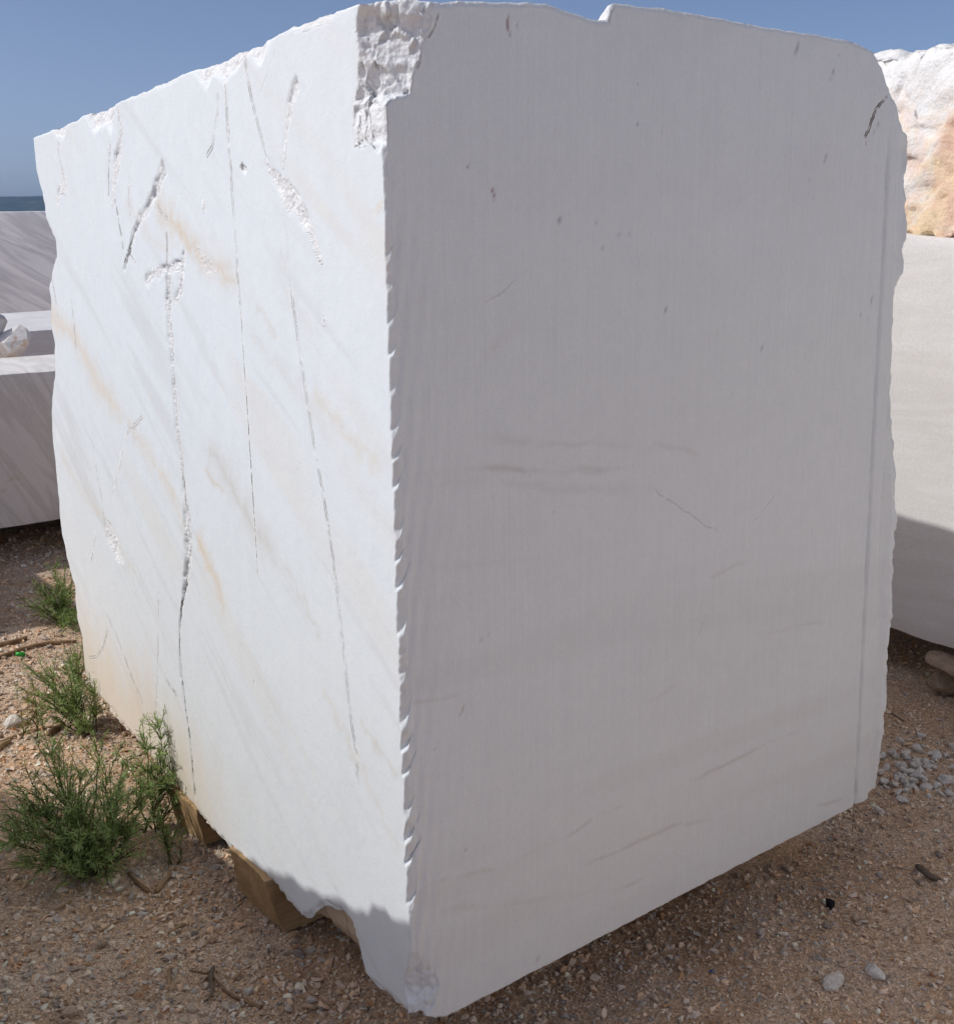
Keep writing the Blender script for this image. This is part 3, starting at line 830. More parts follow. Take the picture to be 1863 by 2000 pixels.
vein2([(810, 1520), (880, 1510)], 0.008, 0.2, 0.4, 0.1)
vein2([(1380, 1130), (1440, 1105), (1460, 1100)], 0.012, 0.1, 0.4, 0.1)
vein2([(1250, 1390), (1290, 1365), (1330, 1330)], 0.010, 0.2, 0.3, 0.1)
vein2([(1000, 1680), (1080, 1650), (1150, 1610), (1220, 1570), (1250, 1565)], 0.010, 0.6, 0.5, 0.2)
vein2([(1120, 1695), (1180, 1675), (1250, 1640), (1330, 1610), (1400, 1590)], 0.012, 0.5, 0.5, 0.2)
vein2([(1340, 1530), (1420, 1490), (1500, 1450), (1570, 1425)], 0.012, 0.5, 0.4, 0.2)
vein2([(1190, 1745), (1230, 1725), (1260, 1710)], 0.006, 0.5, 0.4, 0.2)
vein2([(830, 1730), (920, 1705), (1000, 1690)], 0.014, 0.5, 0.45, 0.1)
vein2([(820, 1790), (1000, 1760), (1180, 1740)], 0.02, 0.2, 0.4)
vein2([(1460, 1240), (1560, 1225), (1640, 1215)], 0.012, 0.2, 0.3, 0.1)
vein2([(1590, 1575), (1620, 1565), (1645, 1560)], 0.005, 0.6, 0.3, 0.3)
vein2([(1668, 1500), (1670, 1530), (1672, 1558)], 0.006, 0.9, 0.2, 0.3)
vein2([(790, 610), (820, 590), (840, 575)], 0.014, 0.1, 0.3)
vein2([(930, 700), (980, 670), (1030, 630)], 0.03, 0.05, 0.22)
# small pits and marks on the shaded face
def spot(px, py, r, dk, stretch=1.0, red=False):
    c = on_face(px, py, DR, NR)
    d = np.hypot(u2 - c[0] - 0.25 * (z2 - c[1]), (z2 - c[1]) / stretch)
    f = np.exp(-(d / (r * 0.75)) ** 2)
    dark2[:] = np.maximum(dark2, 0.75 * dk * f)
    if red:
        redm[:] = np.maximum(redm, f)
    dep2[:] -= 0.002 * f
redm = np.zeros_like(u2)
for a in ((914, 325, .004, .7), (1092, 430, .005, .85, 1.4), (1163, 435, .0035, .6), (1176, 485, .004, .6), (1300, 605, .0045, .75, 1.6), (1487, 680, .005, .6, 1.5), (1557, 93, .005, .8, 3), (1552, 102, .004, .5, 2),
          (1638, 108, .003, .5), (1627, 140, .004, .7, 2), (1621, 155, .003, .4, 2), (1612, 306, .0035, .8, 2), (1609, 315, .003, .7, 1.5), (1714, 243, .004, .5, 2), (1706, 258, .0035, .5, 2), (1701, 586, .0035, .7, 3.5),
          (1680, 615, .003, .6, 2), (1693, 625, .003, .4, 2), (1748, 500, .004, .7, 1.5), (1245, 241, .004, .4), (1208, 458, .006, .3), (1245, 165, .003, .4), (1010, 48, .003, .4, 2), (1228, 457, .004, .35),
          (905, 1385, .004, .5, 2), (900, 1395, .004, .45, 1.3), (1082, 1000, .003, .4), (910, 1660, .004, .5), (1050, 1875, .008, .35, 1.3), (1430, 770, .003, .5), (1580, 350, .003, .4), (940, 1250, .005, .35), (955, 1240, .004, .3),
          (850, 1465, .003, .4), (1545, 120, .003, .3)):
    spot(*a)
for a in ((991, 42, .0032, .75, 3.5), (992, 52, .003, .7, 3), (996, 64, .0025, .5, 2), (962, 372, .004, .65, 1.4), (965, 382, .003, .6, 2), (966, 392, .002, .4), (1244, 243, .0025, .4)):
    spot(*a, red=True)
# jagged crack near the upper far corner
poly = FR([(1733, 187), (1722, 198), (1715, 207), (1710, 213), (1705, 225), (1702, 232), (1698, 245), (1694, 256), (1690, 262), (1688, 275), (1687, 286)])
rng0 = np.random.default_rng(19)
sdv2 = np.full(len(u2), 1e3); sdk2 = np.zeros_like(u2); sdd2 = np.zeros_like(u2)
hairline(g2, sdv2, sdk2, sdd2, poly, [0.5, 1.0, 1.0, 1.0, 0.9], 0.5)
hairline(g2, sdv2, sdk2, sdd2, FR([(858, 26), (850, 50), (843, 65), (835, 74)]), 0.5, 0.0)
hairline(g2, sdv2, sdk2, sdd2, FR([(823, 108), (822, 120), (815, 134)]), 0.45, 0.0)
hairline(g2, sdv2, sdk2, sdd2, FR([(1278, 950), (1285, 965), (1312, 980), (1335, 998), (1345, 1002), (1380, 1030), (1395, 1032), (1420, 1060)]), 0.20, 0.0)
hairline(g2, sdv2, sdk2, sdd2, FR([(990, 40), (992, 60), (996, 72)]), 0.3, 0.0)
for i_ in range(7):
    a_ = np.array([rng0.uniform(0.08, 1.28), rng0.uniform(0.25, 1.85)]); th_ = rng0.normal(0.9, 0.5); l_ = rng0.uniform(0.02, 0.09)
    hairline(g2, sdv2, sdk2, sdd2, np.array([a_, a_ + 0.5 * l_ * np.array([math.cos(th_), math.sin(th_)]) + rng0.normal(0, 0.004, 2), a_ + l_ * np.array([math.cos(th_), math.sin(th_)])]), rng0.uniform(0.06, 0.16), 0.0)
aL2, bR2, kc2, klo2 = corner_widths(z2, -np.clip(u2, 0, 0.09) * 1.1)
w2 = np.clip(1 - u2 / bR2, 0, 1)
inb2 = u2 < bR2
posR = XYZ2 + NR * dep2[:, None]
PRp = P0 * np.array([1, 1, 0]) + DR * bR2[:, None] + z2[:, None] * UZ
PMp = P0 * np.array([1, 1, 0]) + (DL * aL2[:, None] + DR * bR2[:, None]) * (0.5 - 0.08 * kc2)[:, None] + z2[:, None] * UZ
PRp = PRp + NR * (dep2 * (1 - w2))[:, None]
brk = PRp * (1 - w2[:, None]) + PMp * w2[:, None]
brk = brk + NM * (break_relief(brk, kc2, klo2) * sstep(0, 0.25, w2))[:, None]
posR[inb2] = brk[inb2]
fr2 = np.where(inb2, kc2, 0)
fresh2 = np.maximum(fresh2, fr2 * 0.7)
ochre2 = np.maximum(ochre2, 0.14 * (1 - sstep(0.2, 0.8, z2)))
colR = paint(ochre2, grey2, dark2, fresh2)
RED = np.array([0.30, 0.05, 0.04])
kr = np.clip(redm * dark2 * 1.3, 0, 1)[:, None]
colR = colR * (1 - kr) + RED * kr
# shared arris: identical positions on both sheets
i0L = np.arange(NROW) * NCL; i0R = np.arange(NROW) * NCR
posR[i0R] = posL[i0L]; colR[i0R] = colL[i0L]
colL = np.concatenate([colL, frL[:, None]], 1); colR = np.concatenate([colR, np.clip(fresh2, 0, 1)[:, None]], 1)

# ---- hidden faces, top and underside
PLg, PRg = posL.reshape(NROW, NCL, 3), posR.reshape(NROW, NCR, 3)
back_c = P0 * np.array([1, 1, 0]) + DL * 2.22 + DR * 1.40
def back_sheet(e0, e1):
    s = np.linspace(0, 1, NB)[None, :, None]
    q = e0[:, None] * (1 - s) + e1[:, None] * s
    n = np.cross(e1[NROW // 2] - e0[NROW // 2], UZ); n /= np.linalg.norm(n)
    f = 0.02 * fbm(q.reshape(-1, 3) * 4, 4, 99).reshape(NROW, NB, 1) * np.sin(s * math.pi)
    return q + n * f
tt = np.linspace(0, 1, NROW)
bcol = back_c[None] + UZ * (0.12 + (1.85 - 0.12) * tt)[:, None] + 0.012 * np.stack([fbm(np.stack([tt * 14, tt * 0, tt * 0], 1), 3, 3), fbm(np.stack([tt * 14, tt * 0 + 5, tt * 0], 1), 3, 3), tt * 0], 1)
S1 = back_sheet(PLg[:, -1], bcol)          # from the far end of the sunlit face
S2 = back_sheet(PRg[:, -1], bcol)
verts, quads, tris, cols = [posL, posR, S1.reshape(-1, 3), S2.reshape(-1, 3)], [], [], [colL, colR]
o1 = len(posL); o2 = o1 + len(posR); o3 = o2 + NROW * NB; tot = o3 + NROW * NB
quads.append(grid_quads(NROW, NCL, 0, True)); quads.append(grid_quads(NROW, NCR, o1))
quads.append(grid_quads(NROW, NB, o2, True)); quads.append(grid_quads(NROW, NB, o3))
cols += [np.repeat(np.array([[0.76, 0.75, 0.73, 0.5]]), 2 * NROW * NB, 0)]
def cap(row, updown, off, flip):
    loop = np.concatenate([row * NCL + np.arange(NCL)[::-1], o1 + row * NCR + np.arange(1, NCR), o3 + row * NB + np.arange(1, NB), o2 + row * NB + np.arange(NB - 1)[::-1][:-1]])
    allv = np.concatenate(verts[:4])
    ring = allv[loop]
    cen = ring.mean(0)
    n = len(loop)
    out, qs = [], []
    prev = loop
    for f in (0.012, 0.028, 0.05, 0.08, 0.13, 0.22, 0.4, 0.65, 0.9):
        q = ring * (1 - f) + cen * f
        if updown > 0:
            pz = Z_TOP - 0.03 * ((q - P0) @ DL) - 0.02 * ((q - P0) @ DR) - 0.01
            k = sstep(0.0, 0.075, f)
            q[:, 2] = ring[:, 2] * (1 - k) + pz * k + 0.012 * min(1, f * 40) * fbm(q * 9, 4, 44) + 0.004 * fbm(q * 45, 3, 45)
        else:
            pz = 0.165
            k = sstep(0.0, 0.09, f)
            q[:, 2] = ring[:, 2] * (1 - k) + pz * k + 0.012 * min(1, f * 30) * fbm(q * 11, 4, 46)
        idx = off + sum(len(x) for x in out) + np.arange(n)
        a, b = prev, np.roll(prev, -1)
        c, d_ = np.roll(idx, -1), idx
        qs.append(np.stack([a, b, c, d_], 1) if not flip else np.stack([d_, c, b, a], 1))
        out.append(q); prev = idx
    ci = off + sum(len(x) for x in out)
    out.append(cen[None] if updown < 0 else np.array([[cen[0], cen[1], Z_TOP - 0.06]]))
    a, b = prev, np.roll(prev, -1)
    t3 = np.stack([a, b, np.full(n, ci)], 1)
    return np.concatenate(out), np.concatenate(qs), (t3 if not flip else t3[:, ::-1])
vt, qt, t3 = cap(NROW - 1, 1, tot, False)
vb, qb, t4 = cap(0, -1, tot + len(vt), True)
verts += [vt, vb]; quads += [qt, qb]
cols += [np.repeat(np.array([[0.84, 0.84, 0.835, 0.8]]), len(vt), 0), np.repeat(np.array([[0.62, 0.50, 0.36, 1.0]]), len(vb), 0)]
crk = lambda a_, b_, c_: np.stack([0.5 + 0.5 * np.clip(a_ / SDW, -1, 1), np.clip(b_, 0, 1), np.clip(c_, 0, 1.5)], 1)
nrest = sum(len(x) for x in verts) - len(posL) - len(posR)
CRK = np.concatenate([crk(sdv, np.where(inb & (kc > 0.5), 0, sdk), sdd), crk(sdv2, sdk2, sdd2), np.tile(np.array([[1.0, 0, 0]]), (nrest, 1))])
me = make_mesh("marble_block", np.concatenate(verts), np.concatenate(quads), np.concatenate([t3, t4]), True, np.concatenate(cols), CRK)
obj("marble_block", me, M_MARBLE, label="huge white marble block in the middle, left face sunlit and cracked, right face shaded", cat="marble block")

# ------------------------------------------------------------------ other quarry blocks
def rock_box(name, corner, az, size, mat, label, cat="marble block", amp=0.006, freq=3.0, fine=0.002, res=0.03, round_=0.0, group=None, fn=None, tilt=0.0, bevel=0.006):
    """a block with its near-left lower corner at `corner`, width along azimuth az, depth along az-90 turned away"""
    w, d, h = size
    nx, ny, nz = [max(3, int(s / res)) for s in (w, d, h)]
    V, Q, off = [], [], 0
    def sheet(n1, n2, f, flip):
        nonlocal off
        a, b = np.meshgrid(np.linspace(0, 1, n1 + 1), np.linspace(0, 1, n2 + 1))
        p = np.array(f(a.ravel(), b.ravel())).T
        V.append(p); Q.append(grid_quads(n2 + 1, n1 + 1, off, flip)); off += len(p)
    O, I = (lambda a: a * 0), (lambda a: a * 0 + 1)
    sheet(nx, nz, lambda a, b: (a, O(a), b), False)
    sheet(nx, nz, lambda a, b: (a, I(a), b), True)
    sheet(ny, nz, lambda a, b: (O(a), a, b), True)
    sheet(ny, nz, lambda a, b: (I(a), a, b), False)
    sheet(nx, ny, lambda a, b: (a, b, I(a)), False)
    sheet(nx, ny, lambda a, b: (a, b, O(a)), True)
    p = np.concatenate(V) * np.array([w, d, h])
    # soften arrises
    c = np.array([w, d, h]) / 2
    e = np.abs(p - c)
    rr = bevel * (1 + 0.8 * fbm(p * 7 + corner[0], 3, 7))
    near_ = [np.clip(1 - (c[i] - e[:, i]) / (3 * bevel), 0, 1) for i in range(3)]
    for i in range(3):
        k = sum(near_[j] for j in range(3) if j != i)
        p[:, i] -= np.sign(p[:, i] - c[i]) * (near_[i] > 0.999) * np.clip(k, 0, 1) * np.clip(rr, 0, None)
    sd = int(abs(corner[0] * 91 + corner[1] * 37)) % 997
    q = p + corner[0]
    off3 = np.stack([fbm(q * freq, 4, sd), fbm(q * freq + 11, 4, sd + 1), fbm(q * freq + 23, 4, sd + 2)], 1) * amp
    off3 += np.stack([fbm(q * freq * 9, 3, sd + 3), fbm(q * freq * 9 + 7, 3, sd + 4), fbm(q * freq * 9 + 3, 3, sd + 5)], 1) * fine
    p = p + off3
    if fn is not None:
        p = fn(p)
    p[:, 2] += p[:, 0] * tilt
    me = make_mesh(name, p, np.concatenate(Q))
    o = obj(name, me, mat, label=label, cat=cat, group=group)
    o.location = corner
    o.rotation_euler[2] = R(90 - az)
    return o

MB_A = mat_block("marble_grey_streaked", (0.84, 0.81, 0.78), (0.66, 0.63, 0.59), (0.52, 0.36, 0.18), vrot=(0, R(26), 0), vscale=(7, 1.0, 1.0), stain_amt=(0.66, 0.8), amt=0.8)
MB_B = mat_block("marble_white_plain", (0.78, 0.78, 0.79), (0.60, 0.57, 0.55), (0.42, 0.27, 0.16), vrot=(0, R(80), 0), vscale=(5, 1, 1), stain_amt=(0.68, 0.82), amt=0.5)
MB_C = mat_block("marble_lavender_veined", (0.90, 0.91, 0.925), (0.60, 0.61, 0.645), None, vrot=(0, R(-32), 0), vscale=(0.5, 1.0, 4.5), amt=0.85)
MB_D = mat_block("marble_beige_sawn", (0.765, 0.75, 0.73), (0.66, 0.64, 0.61), (0.68, 0.60, 0.52), vrot=(0, R(4), 0), vscale=(0.7, 1, 5), stain_amt=(0.66, 0.95), amt=0.5, bumpd=0.0006)
MB_E = mat_block("rough_marble_orange", (0.88, 0.875, 0.86), (0.66, 0.64, 0.62), (0.80, 0.63, 0.42), vrot=(0, R(50), 0), vscale=(2, 1, 5), stain_amt=(0.37, 0.55), amt=0.4, bumpd=0.015, stain2=(0.74, 0.50, 0.37), stain_scale=3.6, stain_below=(0.42, 0.58))
MB_F = mat_block("marble_white_side", (0.79, 0.785, 0.78), (0.62, 0.60, 0.58), (0.66, 0.52, 0.34), vrot=(0, R(30), 0), vscale=(1, 1, 6), stain_amt=(0.64, 0.9), amt=0.5)
MB_G = mat_block("white_rubble", (0.88, 0.86, 0.83), (0.60, 0.52, 0.46), (0.58, 0.38, 0.26), stain_amt=(0.5, 0.68), amt=0.4, bumpd=0.006)

# low blocks beyond the sunlit face, left
AZB = 57.0
db = np.array([math.sin(R(AZB)), math.cos(R(AZB)), 0]); bb = np.array([-db[1], db[0], 0])
cA = on_z(0, 1034, 0.16)
obA = rock_box("marble_block", tuple(cA - db * 1.3), AZB, (2.6, 0.0 + 0.80, 0.0 + 0.76), MB_A, "low grey-streaked marble block on the ground beside the far left edge, face cracked and ochre-stained", amp=0.004, fine=0.0015, res=0.04)
cB = on_z(60, 702, 0.55)
cBf = on_z(40, 645, 0.93)
obB = rock_box("marble_block", (cBf[0] - db[0] * 1.4, cBf[1] - db[1] * 1.4, 0.12), AZB - 3, (3.4, 1.9, 0.80), MB_B, "low white marble block with a bright top, behind the grey-streaked one", amp=0.008, fine=0.003, res=0.05)
cC = on_z(40, 600, 0.62)
obC = rock_box("marble_block", (-8.0, 11.4, 0.1), 86.0, (6.0, 1.6, 1.655), MB_C, "tall lavender-grey veined marble block under the distant hill", amp=0.006, fine=0.002, res=0.06)

# right: sawn beige block on stones, rough stained one on top
q1 = on_z(1746, 1234, 0.16)
AZD = AZL
dd = np.array([math.sin(R(AZD + 180)), math.cos(R(AZD + 180)), 0])
cD = q1 - dd * 0.9
def slant(p):
    k = np.clip(p[:, 2] / 0.7, 0, 1)
    p[:, 1] += 0.26 * p[:, 2] + 0.03 * fbm(p * 2, 3, 6)
    return p
def dome(p):
    p[:, 2] += np.where(p[:, 2] > 1.0, 0.02 * np.sin(p[:, 0] * 4.0), 0)
    return p
obD = rock_box("marble_block", (cD[0], cD[1], 0.16), AZD + 180, (2.6, 1.3, 1.37), MB_D, "smooth beige sawn marble block at the right, its lower part in shadow", amp=0.008, fine=0.001, res=0.035, fn=dome)
upn = np.array([dd[1], -dd[0], 0]) * -1
cE = cD + upn * 0.05
obE = rock_box("marble_block", (cE[0], cE[1], 1.455), AZD + 180, (2.6, 1.1, 0.66), MB_E, "rough white marble block with orange stains, lying on the beige block at the right", amp=0.07, freq=2.6, fine=0.020, res=0.016, fn=slant, bevel=0.03, tilt=0.05)

# block beside the photographer that shades the lower left
def teeth_fn(p):
    k = (p[:, 2] > 1.0)
    s = p[:, 0]
    saw_ = np.abs(fbm(np.stack([s * 11, s * 0, s * 0], 1), 4, 8)) * 2.2 - 0.3
    p[:, 1] -= np.interp(s, EF, BF) * np.clip(1 - p[:, 1], 0, 1)
    p[:, 2] += k * (0.026 * saw_ * (p[:, 1] < 0.06) + 0.02 * fbm(np.stack([s * 4, s * 0, s * 0], 1), 3, 3))
    return p
ZF = 1.30
src = []
for px_, py_, on in ((795, 1812, 'f'), (690, 1800, 'f'), (600, 1757, 'f'), (560, 1732, 'f'), (490, 1720, 'g'), (370, 1650, 'g'), (0, 1550, 'g')):
    if on == 'g':
        q = on_z(px_, py_)
    else:
        uv = on_face(px_, py_, DL, NL); q = P0 * np.array([1, 1, 0]) + DL * uv[0] + UZ * uv[1]
    src.append((q - LDIR * ((ZF - q[2]) / -LDIR[2]))[:2])
src = np.array(src)                                       # where the top edge must run for its shade to fall as it does
ef = src[-1] - src[0]; ef /= np.linalg.norm(ef)
cF = src[0] - ef * 0.22
AZF = math.degrees(math.atan2(ef[0], ef[1]))
nf = np.array([ef[1], -ef[0]])
EF = np.concatenate([[0], (src - cF) @ ef, [9]]); BF = np.concatenate([[0], (src - cF) @ nf, [0]])
obF = rock_box("marble_block", (cF[0], cF[1], -0.01), AZF, (2.4, 1.4, 1.35), MB_F, "white marble block standing left of the frame, its toothed top edge shading the foreground", amp=0.006, fine=0.001, res=0.03, fn=teeth_fn)
# block out to the left whose corner throws the wedge of shade by the sticks
obH = rock_box("marble_block", (-2.62, 4.58, 0.0), 323.0, (1.6, 1.6, 1.05), MB_F, "white marble block left of the frame, throwing a pointed shadow", amp=0.008, fine=0.002, res=0.06)

# blocks added out of frame, their sunlit sides bouncing light onto the shaded face
rock_box("marble_block", (2.25, 2.45, 0.12), 174.0, (2.7, 1.5, 2.15), MB_F, "unseen white marble block added right of the frame to bounce light onto the shaded face", amp=0.008, fine=0.002, res=0.08)
rock_box("marble_block", (2.55, -0.45, 0.12), 181.0, (2.8, 1.5, 2.1), MB_F, "unseen white marble block added behind and right of the camera to bounce light", amp=0.008, fine=0.002, res=0.08)

# ------------------------------------------------------------------ timber bearers under the big block
def bearer(name, end_px, zs, side_px, depth, label):
    """a squared timber: its sawn end shows past the sunlit face, its length runs in under the block"""
    # end_px: top-left, top-right, bottom-right, bottom-left of the lit end (photo), zs their heights
    c = [on_z(x, y, zz) for (x, y), zz in zip(end_px, zs)]
    nu, nv, nw = 26, 16, 40
    def bil(a, b):
        a, b = a[:, None], b[:, None]
        return c[3] * (1 - a) * (1 - b) + c[2] * a * (1 - b) + c[0] * (1 - a) * b + c[1] * a * b
    V, Q, off = [], [], 0
    def sheet(n1, n2, f, flip):
        nonlocal off
        a, b = np.meshgrid(np.linspace(0, 1, n1 + 1), np.linspace(0, 1, n2 + 1))
        p = f(a.ravel(), b.ravel()); V.append(p); Q.append(grid_quads(n2 + 1, n1 + 1, off, flip)); off += len(p)
    e = lambda a, b, w: bil(a, b) + DR * (depth * w)[:, None]
    O, I = (lambda a: a * 0), (lambda a: a * 0 + 1)
    sheet(nu, nv, lambda a, b: e(a, b, O(a)), False)
    sheet(nu, nv, lambda a, b: e(a, b, I(a)), True)
    sheet(nw, nv, lambda a, b: e(O(a), b, a), True)
    sheet(nw, nv, lambda a, b: e(I(a), b, a), False)
    sheet(nu, nw, lambda a, b: e(a, I(a), b), False)
    sheet(nu, nw, lambda a, b: e(a, O(a), b), True)
    p = np.concatenate(V)
    p = p + 0.007 * np.stack([fbm(p * 9, 4, 3), fbm(p * 9 + 5, 4, 4), fbm(p * 9 + 8, 4, 5)], 1) + 0.0025 * np.stack([fbm(p * 60, 3, 6), fbm(p * 60 + 5, 3, 7), fbm(p * 60 + 9, 3, 8)], 1)
    o0 = np.array([c[2][0], c[2][1], 0.0])
    th = math.atan2(DR[1], DR[0])
    rel = p - o0
    loc = np.stack([rel @ DR, rel @ np.array([-DR[1], DR[0], 0]), rel[:, 2]], 1)
    o = obj(name, make_mesh(name, loc, np.concatenate(Q)), M_TIMBER, label=label, cat="timber", group="timbers under the big block")
    o.location = o0
    o.rotation_euler[2] = th
    return o
bearer("timber_bearer", [(449, 1655), (522, 1722), (553, 1823), (470, 1738)], [0.13, 0.16, 0.0, 0.0], None, 1.25, "tan squared timber wedged under the block, the nearer of the two to its front corner")
bearer("timber_bearer", [(322, 1528), (384, 1580), (400, 1652), (343, 1602)], [0.12, 0.12, 0.0, 0.0], None, 1.25, "tan squared timber under the block beside the upright weed")

# ------------------------------------------------------------------ stones
rng = np.random.default_rng(7)
def hull_stone(seed, n=12, flat=0.62, sub=False):
    r = np.random.default_rng(seed)
    p = r.normal(size=(n, 3)); p /= np.linalg.norm(p, axis=1)[:, None]
    p *= r.uniform(0.75, 1.1, (n, 1)); p *= np.array([1.0, r.uniform(0.6, 0.9), flat * r.uniform(0.8, 1.15)])
    import bmesh
    bm = bmesh.new()
    for q in p:
        bm.verts.new(q)
    res = bmesh.ops.convex_hull(bm, input=bm.verts)
    junk = [v for v in bm.verts if not v.link_faces]
    bmesh.ops.delete(bm, geom=junk, context='VERTS')
    if sub:
        bmesh.ops.bevel(bm, geom=list(bm.edges), offset=0.10, segments=1, affect='EDGES', profile=0.6)
    bmesh.ops.triangulate(bm, faces=bm.faces)
    bm.verts.index_update()
    v = np.array([x.co[:] for x in bm.verts]); f = np.array([[x.index for x in fc.verts] for fc in bm.faces])
    bm.free()
    return v, f
SHAPES = [hull_stone(100 + i, 7 + i % 3) for i in range(16)]
BIG = [hull_stone(300 + i, 14, 0.6, True) for i in range(8)]
def rot_mats(n, tilt=0.5):
    a = rng.uniform(0, 2 * math.pi, n); b = rng.normal(0, tilt, n); c = rng.normal(0, tilt, n)
    ca, sa, cb, sb, cc, sc = np.cos(a), np.sin(a), np.cos(b), np.sin(b), np.cos(c), np.sin(c)
    o = np.zeros(n); i = np.ones(n)
    Rz = np.stack([ca, -sa, o, sa, ca, o, o, o, i], 1).reshape(n, 3, 3)
    Rx = np.stack([i, o, o, o, cb, -sb, o, sb, cb], 1).reshape(n, 3, 3)
    Ry = np.stack([cc, o, sc, o, i, o, -sc, o, cc], 1).reshape(n, 3, 3)
    return Rz @ Rx @ Ry
# visible ground: outside the block's footprint, inside the view wedge with a margin
fx = np.array([p_[0] for p_ in pxF[::-1]]); fy = np.array([p_[1] for p_ in pxF[::-1]])
bx = np.array([p_[0] for p_ in pxB[::-1]] + [p_[0] for p_ in pxBR]); by = np.array([p_[1] for p_ in pxB[::-1]] + [p_[1] for p_ in pxBR])
def ground_points(n, ymax=6.6, sparse=0.15, bare=0.28):
    out = []
    need = n
    while need > 0:
        k_ = need * 4
        x = rng.uniform(-2.9, 2.6, k_); y = 1.45 + (ymax - 1.45) * rng.uniform(0, 1, k_) ** 1.5
        rel = np.stack([x, y], 1) - P0[:2]
        a, b = rel @ DL[:2], rel @ DR[:2]
        inside = (a > 0.25) & (b > 0.25) & (a < 2.3) & (b < 1.45)
        wedge = np.abs(x) < 0.44 * y + 0.18
        v = np.stack([x, y, 0 * x], 1) - EYE
        zc = v @ fwd; px_, py_ = PW / 2 + FPX * (v @ CR) / zc, PH / 2 - FPX * (v @ CU) / zc
        hid = (px_ > np.interp(py_, fy, fx) + 60) & (px_ < 1640) & (py_ < np.interp(px_, bx, by) - 90)
        patch = fbm(np.stack([x, y], 1) * 2.6, 3, 3)
        keep = ~inside & wedge & (rng.uniform(-0.55, 0.35, len(x)) < patch + bare + 0.12) & (~hid | (rng.uniform(0, 1, k_) < sparse))
        q = np.stack([x[keep], y[keep]], 1)[:need]
        out.append(q); need -= len(q)
    return np.concatenate(out)
NST = 97000
xy = ground_points(NST)
size = np.clip(np.exp(rng.normal(math.log(0.0046), 0.55, NST)), 0.0018, 0.017)
right = xy[:, 0] > 0.2
size = np.where(right, size * 0.82, size)
gz = ground_z(xy[:, 0], xy[:, 1])
RM = rot_mats(NST)
pal = np.array(STONE_COLS)
pw = np.array([1.3, 1.5, 1.3, 1.2, 1.0, 0.5, 1.2, 1.0, 0.5, 1.3, 1.3]); pw /= pw.sum()
ci = rng.choice(len(pal), NST, p=pw)
tint = np.minimum(pal[ci] * rng.uniform(0.8, 1.4, (NST, 1)), 0.88)
V, T, Cc, off = [], [], [], 0
which = rng.integers(0, len(SHAPES), NST)
for k, (sv, sf) in enumerate(SHAPES):
    idx = np.where(which == k)[0]
    p = np.einsum('nij,vj->nvi', RM[idx], sv) * size[idx][:, None, None]
    p += np.concatenate([xy[idx], (gz[idx] + size[idx] * 0.25)[:, None]], 1)[:, None]
    V.append(p.reshape(-1, 3)); Cc.append(np.repeat(tint[idx], len(sv), 0))
    T.append((sf[None] + (np.arange(len(idx)) * len(sv))[:, None, None]).reshape(-1, 3) + off); off += len(idx) * len(sv)
gravel = obj("gravel", make_mesh("gravel", np.concatenate(V), None, np.concatenate(T), False, np.concatenate(Cc)), M_GRAVEL,
             label="loose grey, white and tan gravel strewn over the sandy ground", kind="stuff")
gravel["category"] = "gravel"

# larger single stones, pieces of the ground
def big_mesh(i, mat, nm="stone"):
    v, f = BIG[i]
    me = make_mesh(nm, v, None, f, False)
    me.materials.append(mat)
    return me
BM_ = [big_mesh(i, M_STONE) for i in range(8)]
BW_ = [big_mesh(i, M_WHITESTONE) for i in range(8)]
def put_stone(x, y, s, mesh, seed, parent=None, z=None, **kw):
    r = np.random.default_rng(seed)
    o = obj("stone", mesh, None, parent, **kw)
    o.location = (x, y, (ground_z([x], [y])[0] if z is None else z) + s * 0.30)
    o.rotation_euler = (r.normal(0, 0.35), r.normal(0, 0.35), r.uniform(0, 6.28))
    o.scale = (s, s, s)
    return o
n_ind = 0
cand = ground_points(420, 4.6)
for i, (x, y) in enumerate(cand[:215]):
    put_stone(x, y, rng.uniform(0.011, 0.019) * (0.85 if x > 0.2 else 1), BM_[i % 8], 1000 + i, ground); n_ind += 1
# heap of pale chips behind the far right corner
heap = [(rng.normal(1788, 45), rng.normal(1495, 26)) for _ in range(84)]
for i, (px, py) in enumerate(heap):
    q = on_z(px, py)
    put_stone(q[0], q[1], rng.uniform(0.012, 0.026), BW_[i % 8], 3000 + i, ground)
# single stones that stand out
NAMED = [(1625, 1912, 0.034, 'W', "pale angular stone at the lower right with a flat bright facet"),
         (1708, 1893, 0.032, 'W', "pale wedge-shaped stone at the lower right, right of the angular one"),
         (332, 1873, 0.020, 'G', "small square grey stone on the shaded ground left of the timber"),
         (140, 1985, 0.027, 'G', "grey angular stone at the bottom edge of the picture, lower left"),
         (200, 1850, 0.018, 'T', "round tan stone among the lower left gravel"),
         (1800, 1433, 0.030, 'W', "white stone lying apart above the heap of pale chips"),
         (1757, 1441, 0.022, 'W', "smaller white stone beside the block, left of the stone above the heap"),
         (1762, 1557, 0.024, 'W', "white stone at the lower end of the heap of chips"),
         (1717, 1578, 0.022, 'W', "pinkish pale stone just below the block's far right corner"),
         (30, 1405, 0.05, 'W', "large pale stone lying in the sun at the left edge")]
MT = {'W': M_WHITESTONE, 'G': M_STONE, 'T': M_TANSTONE}
for i, (px, py, s_, k, lab) in enumerate(NAMED):
    q = on_z(px, py)
    put_stone(q[0], q[1], s_, big_mesh((i * 3 + 1) % 8, MT[k]), 4000 + i, None, label=lab, cat="stone", group="single stones on the ground")
q = on_z(1621, 1760)
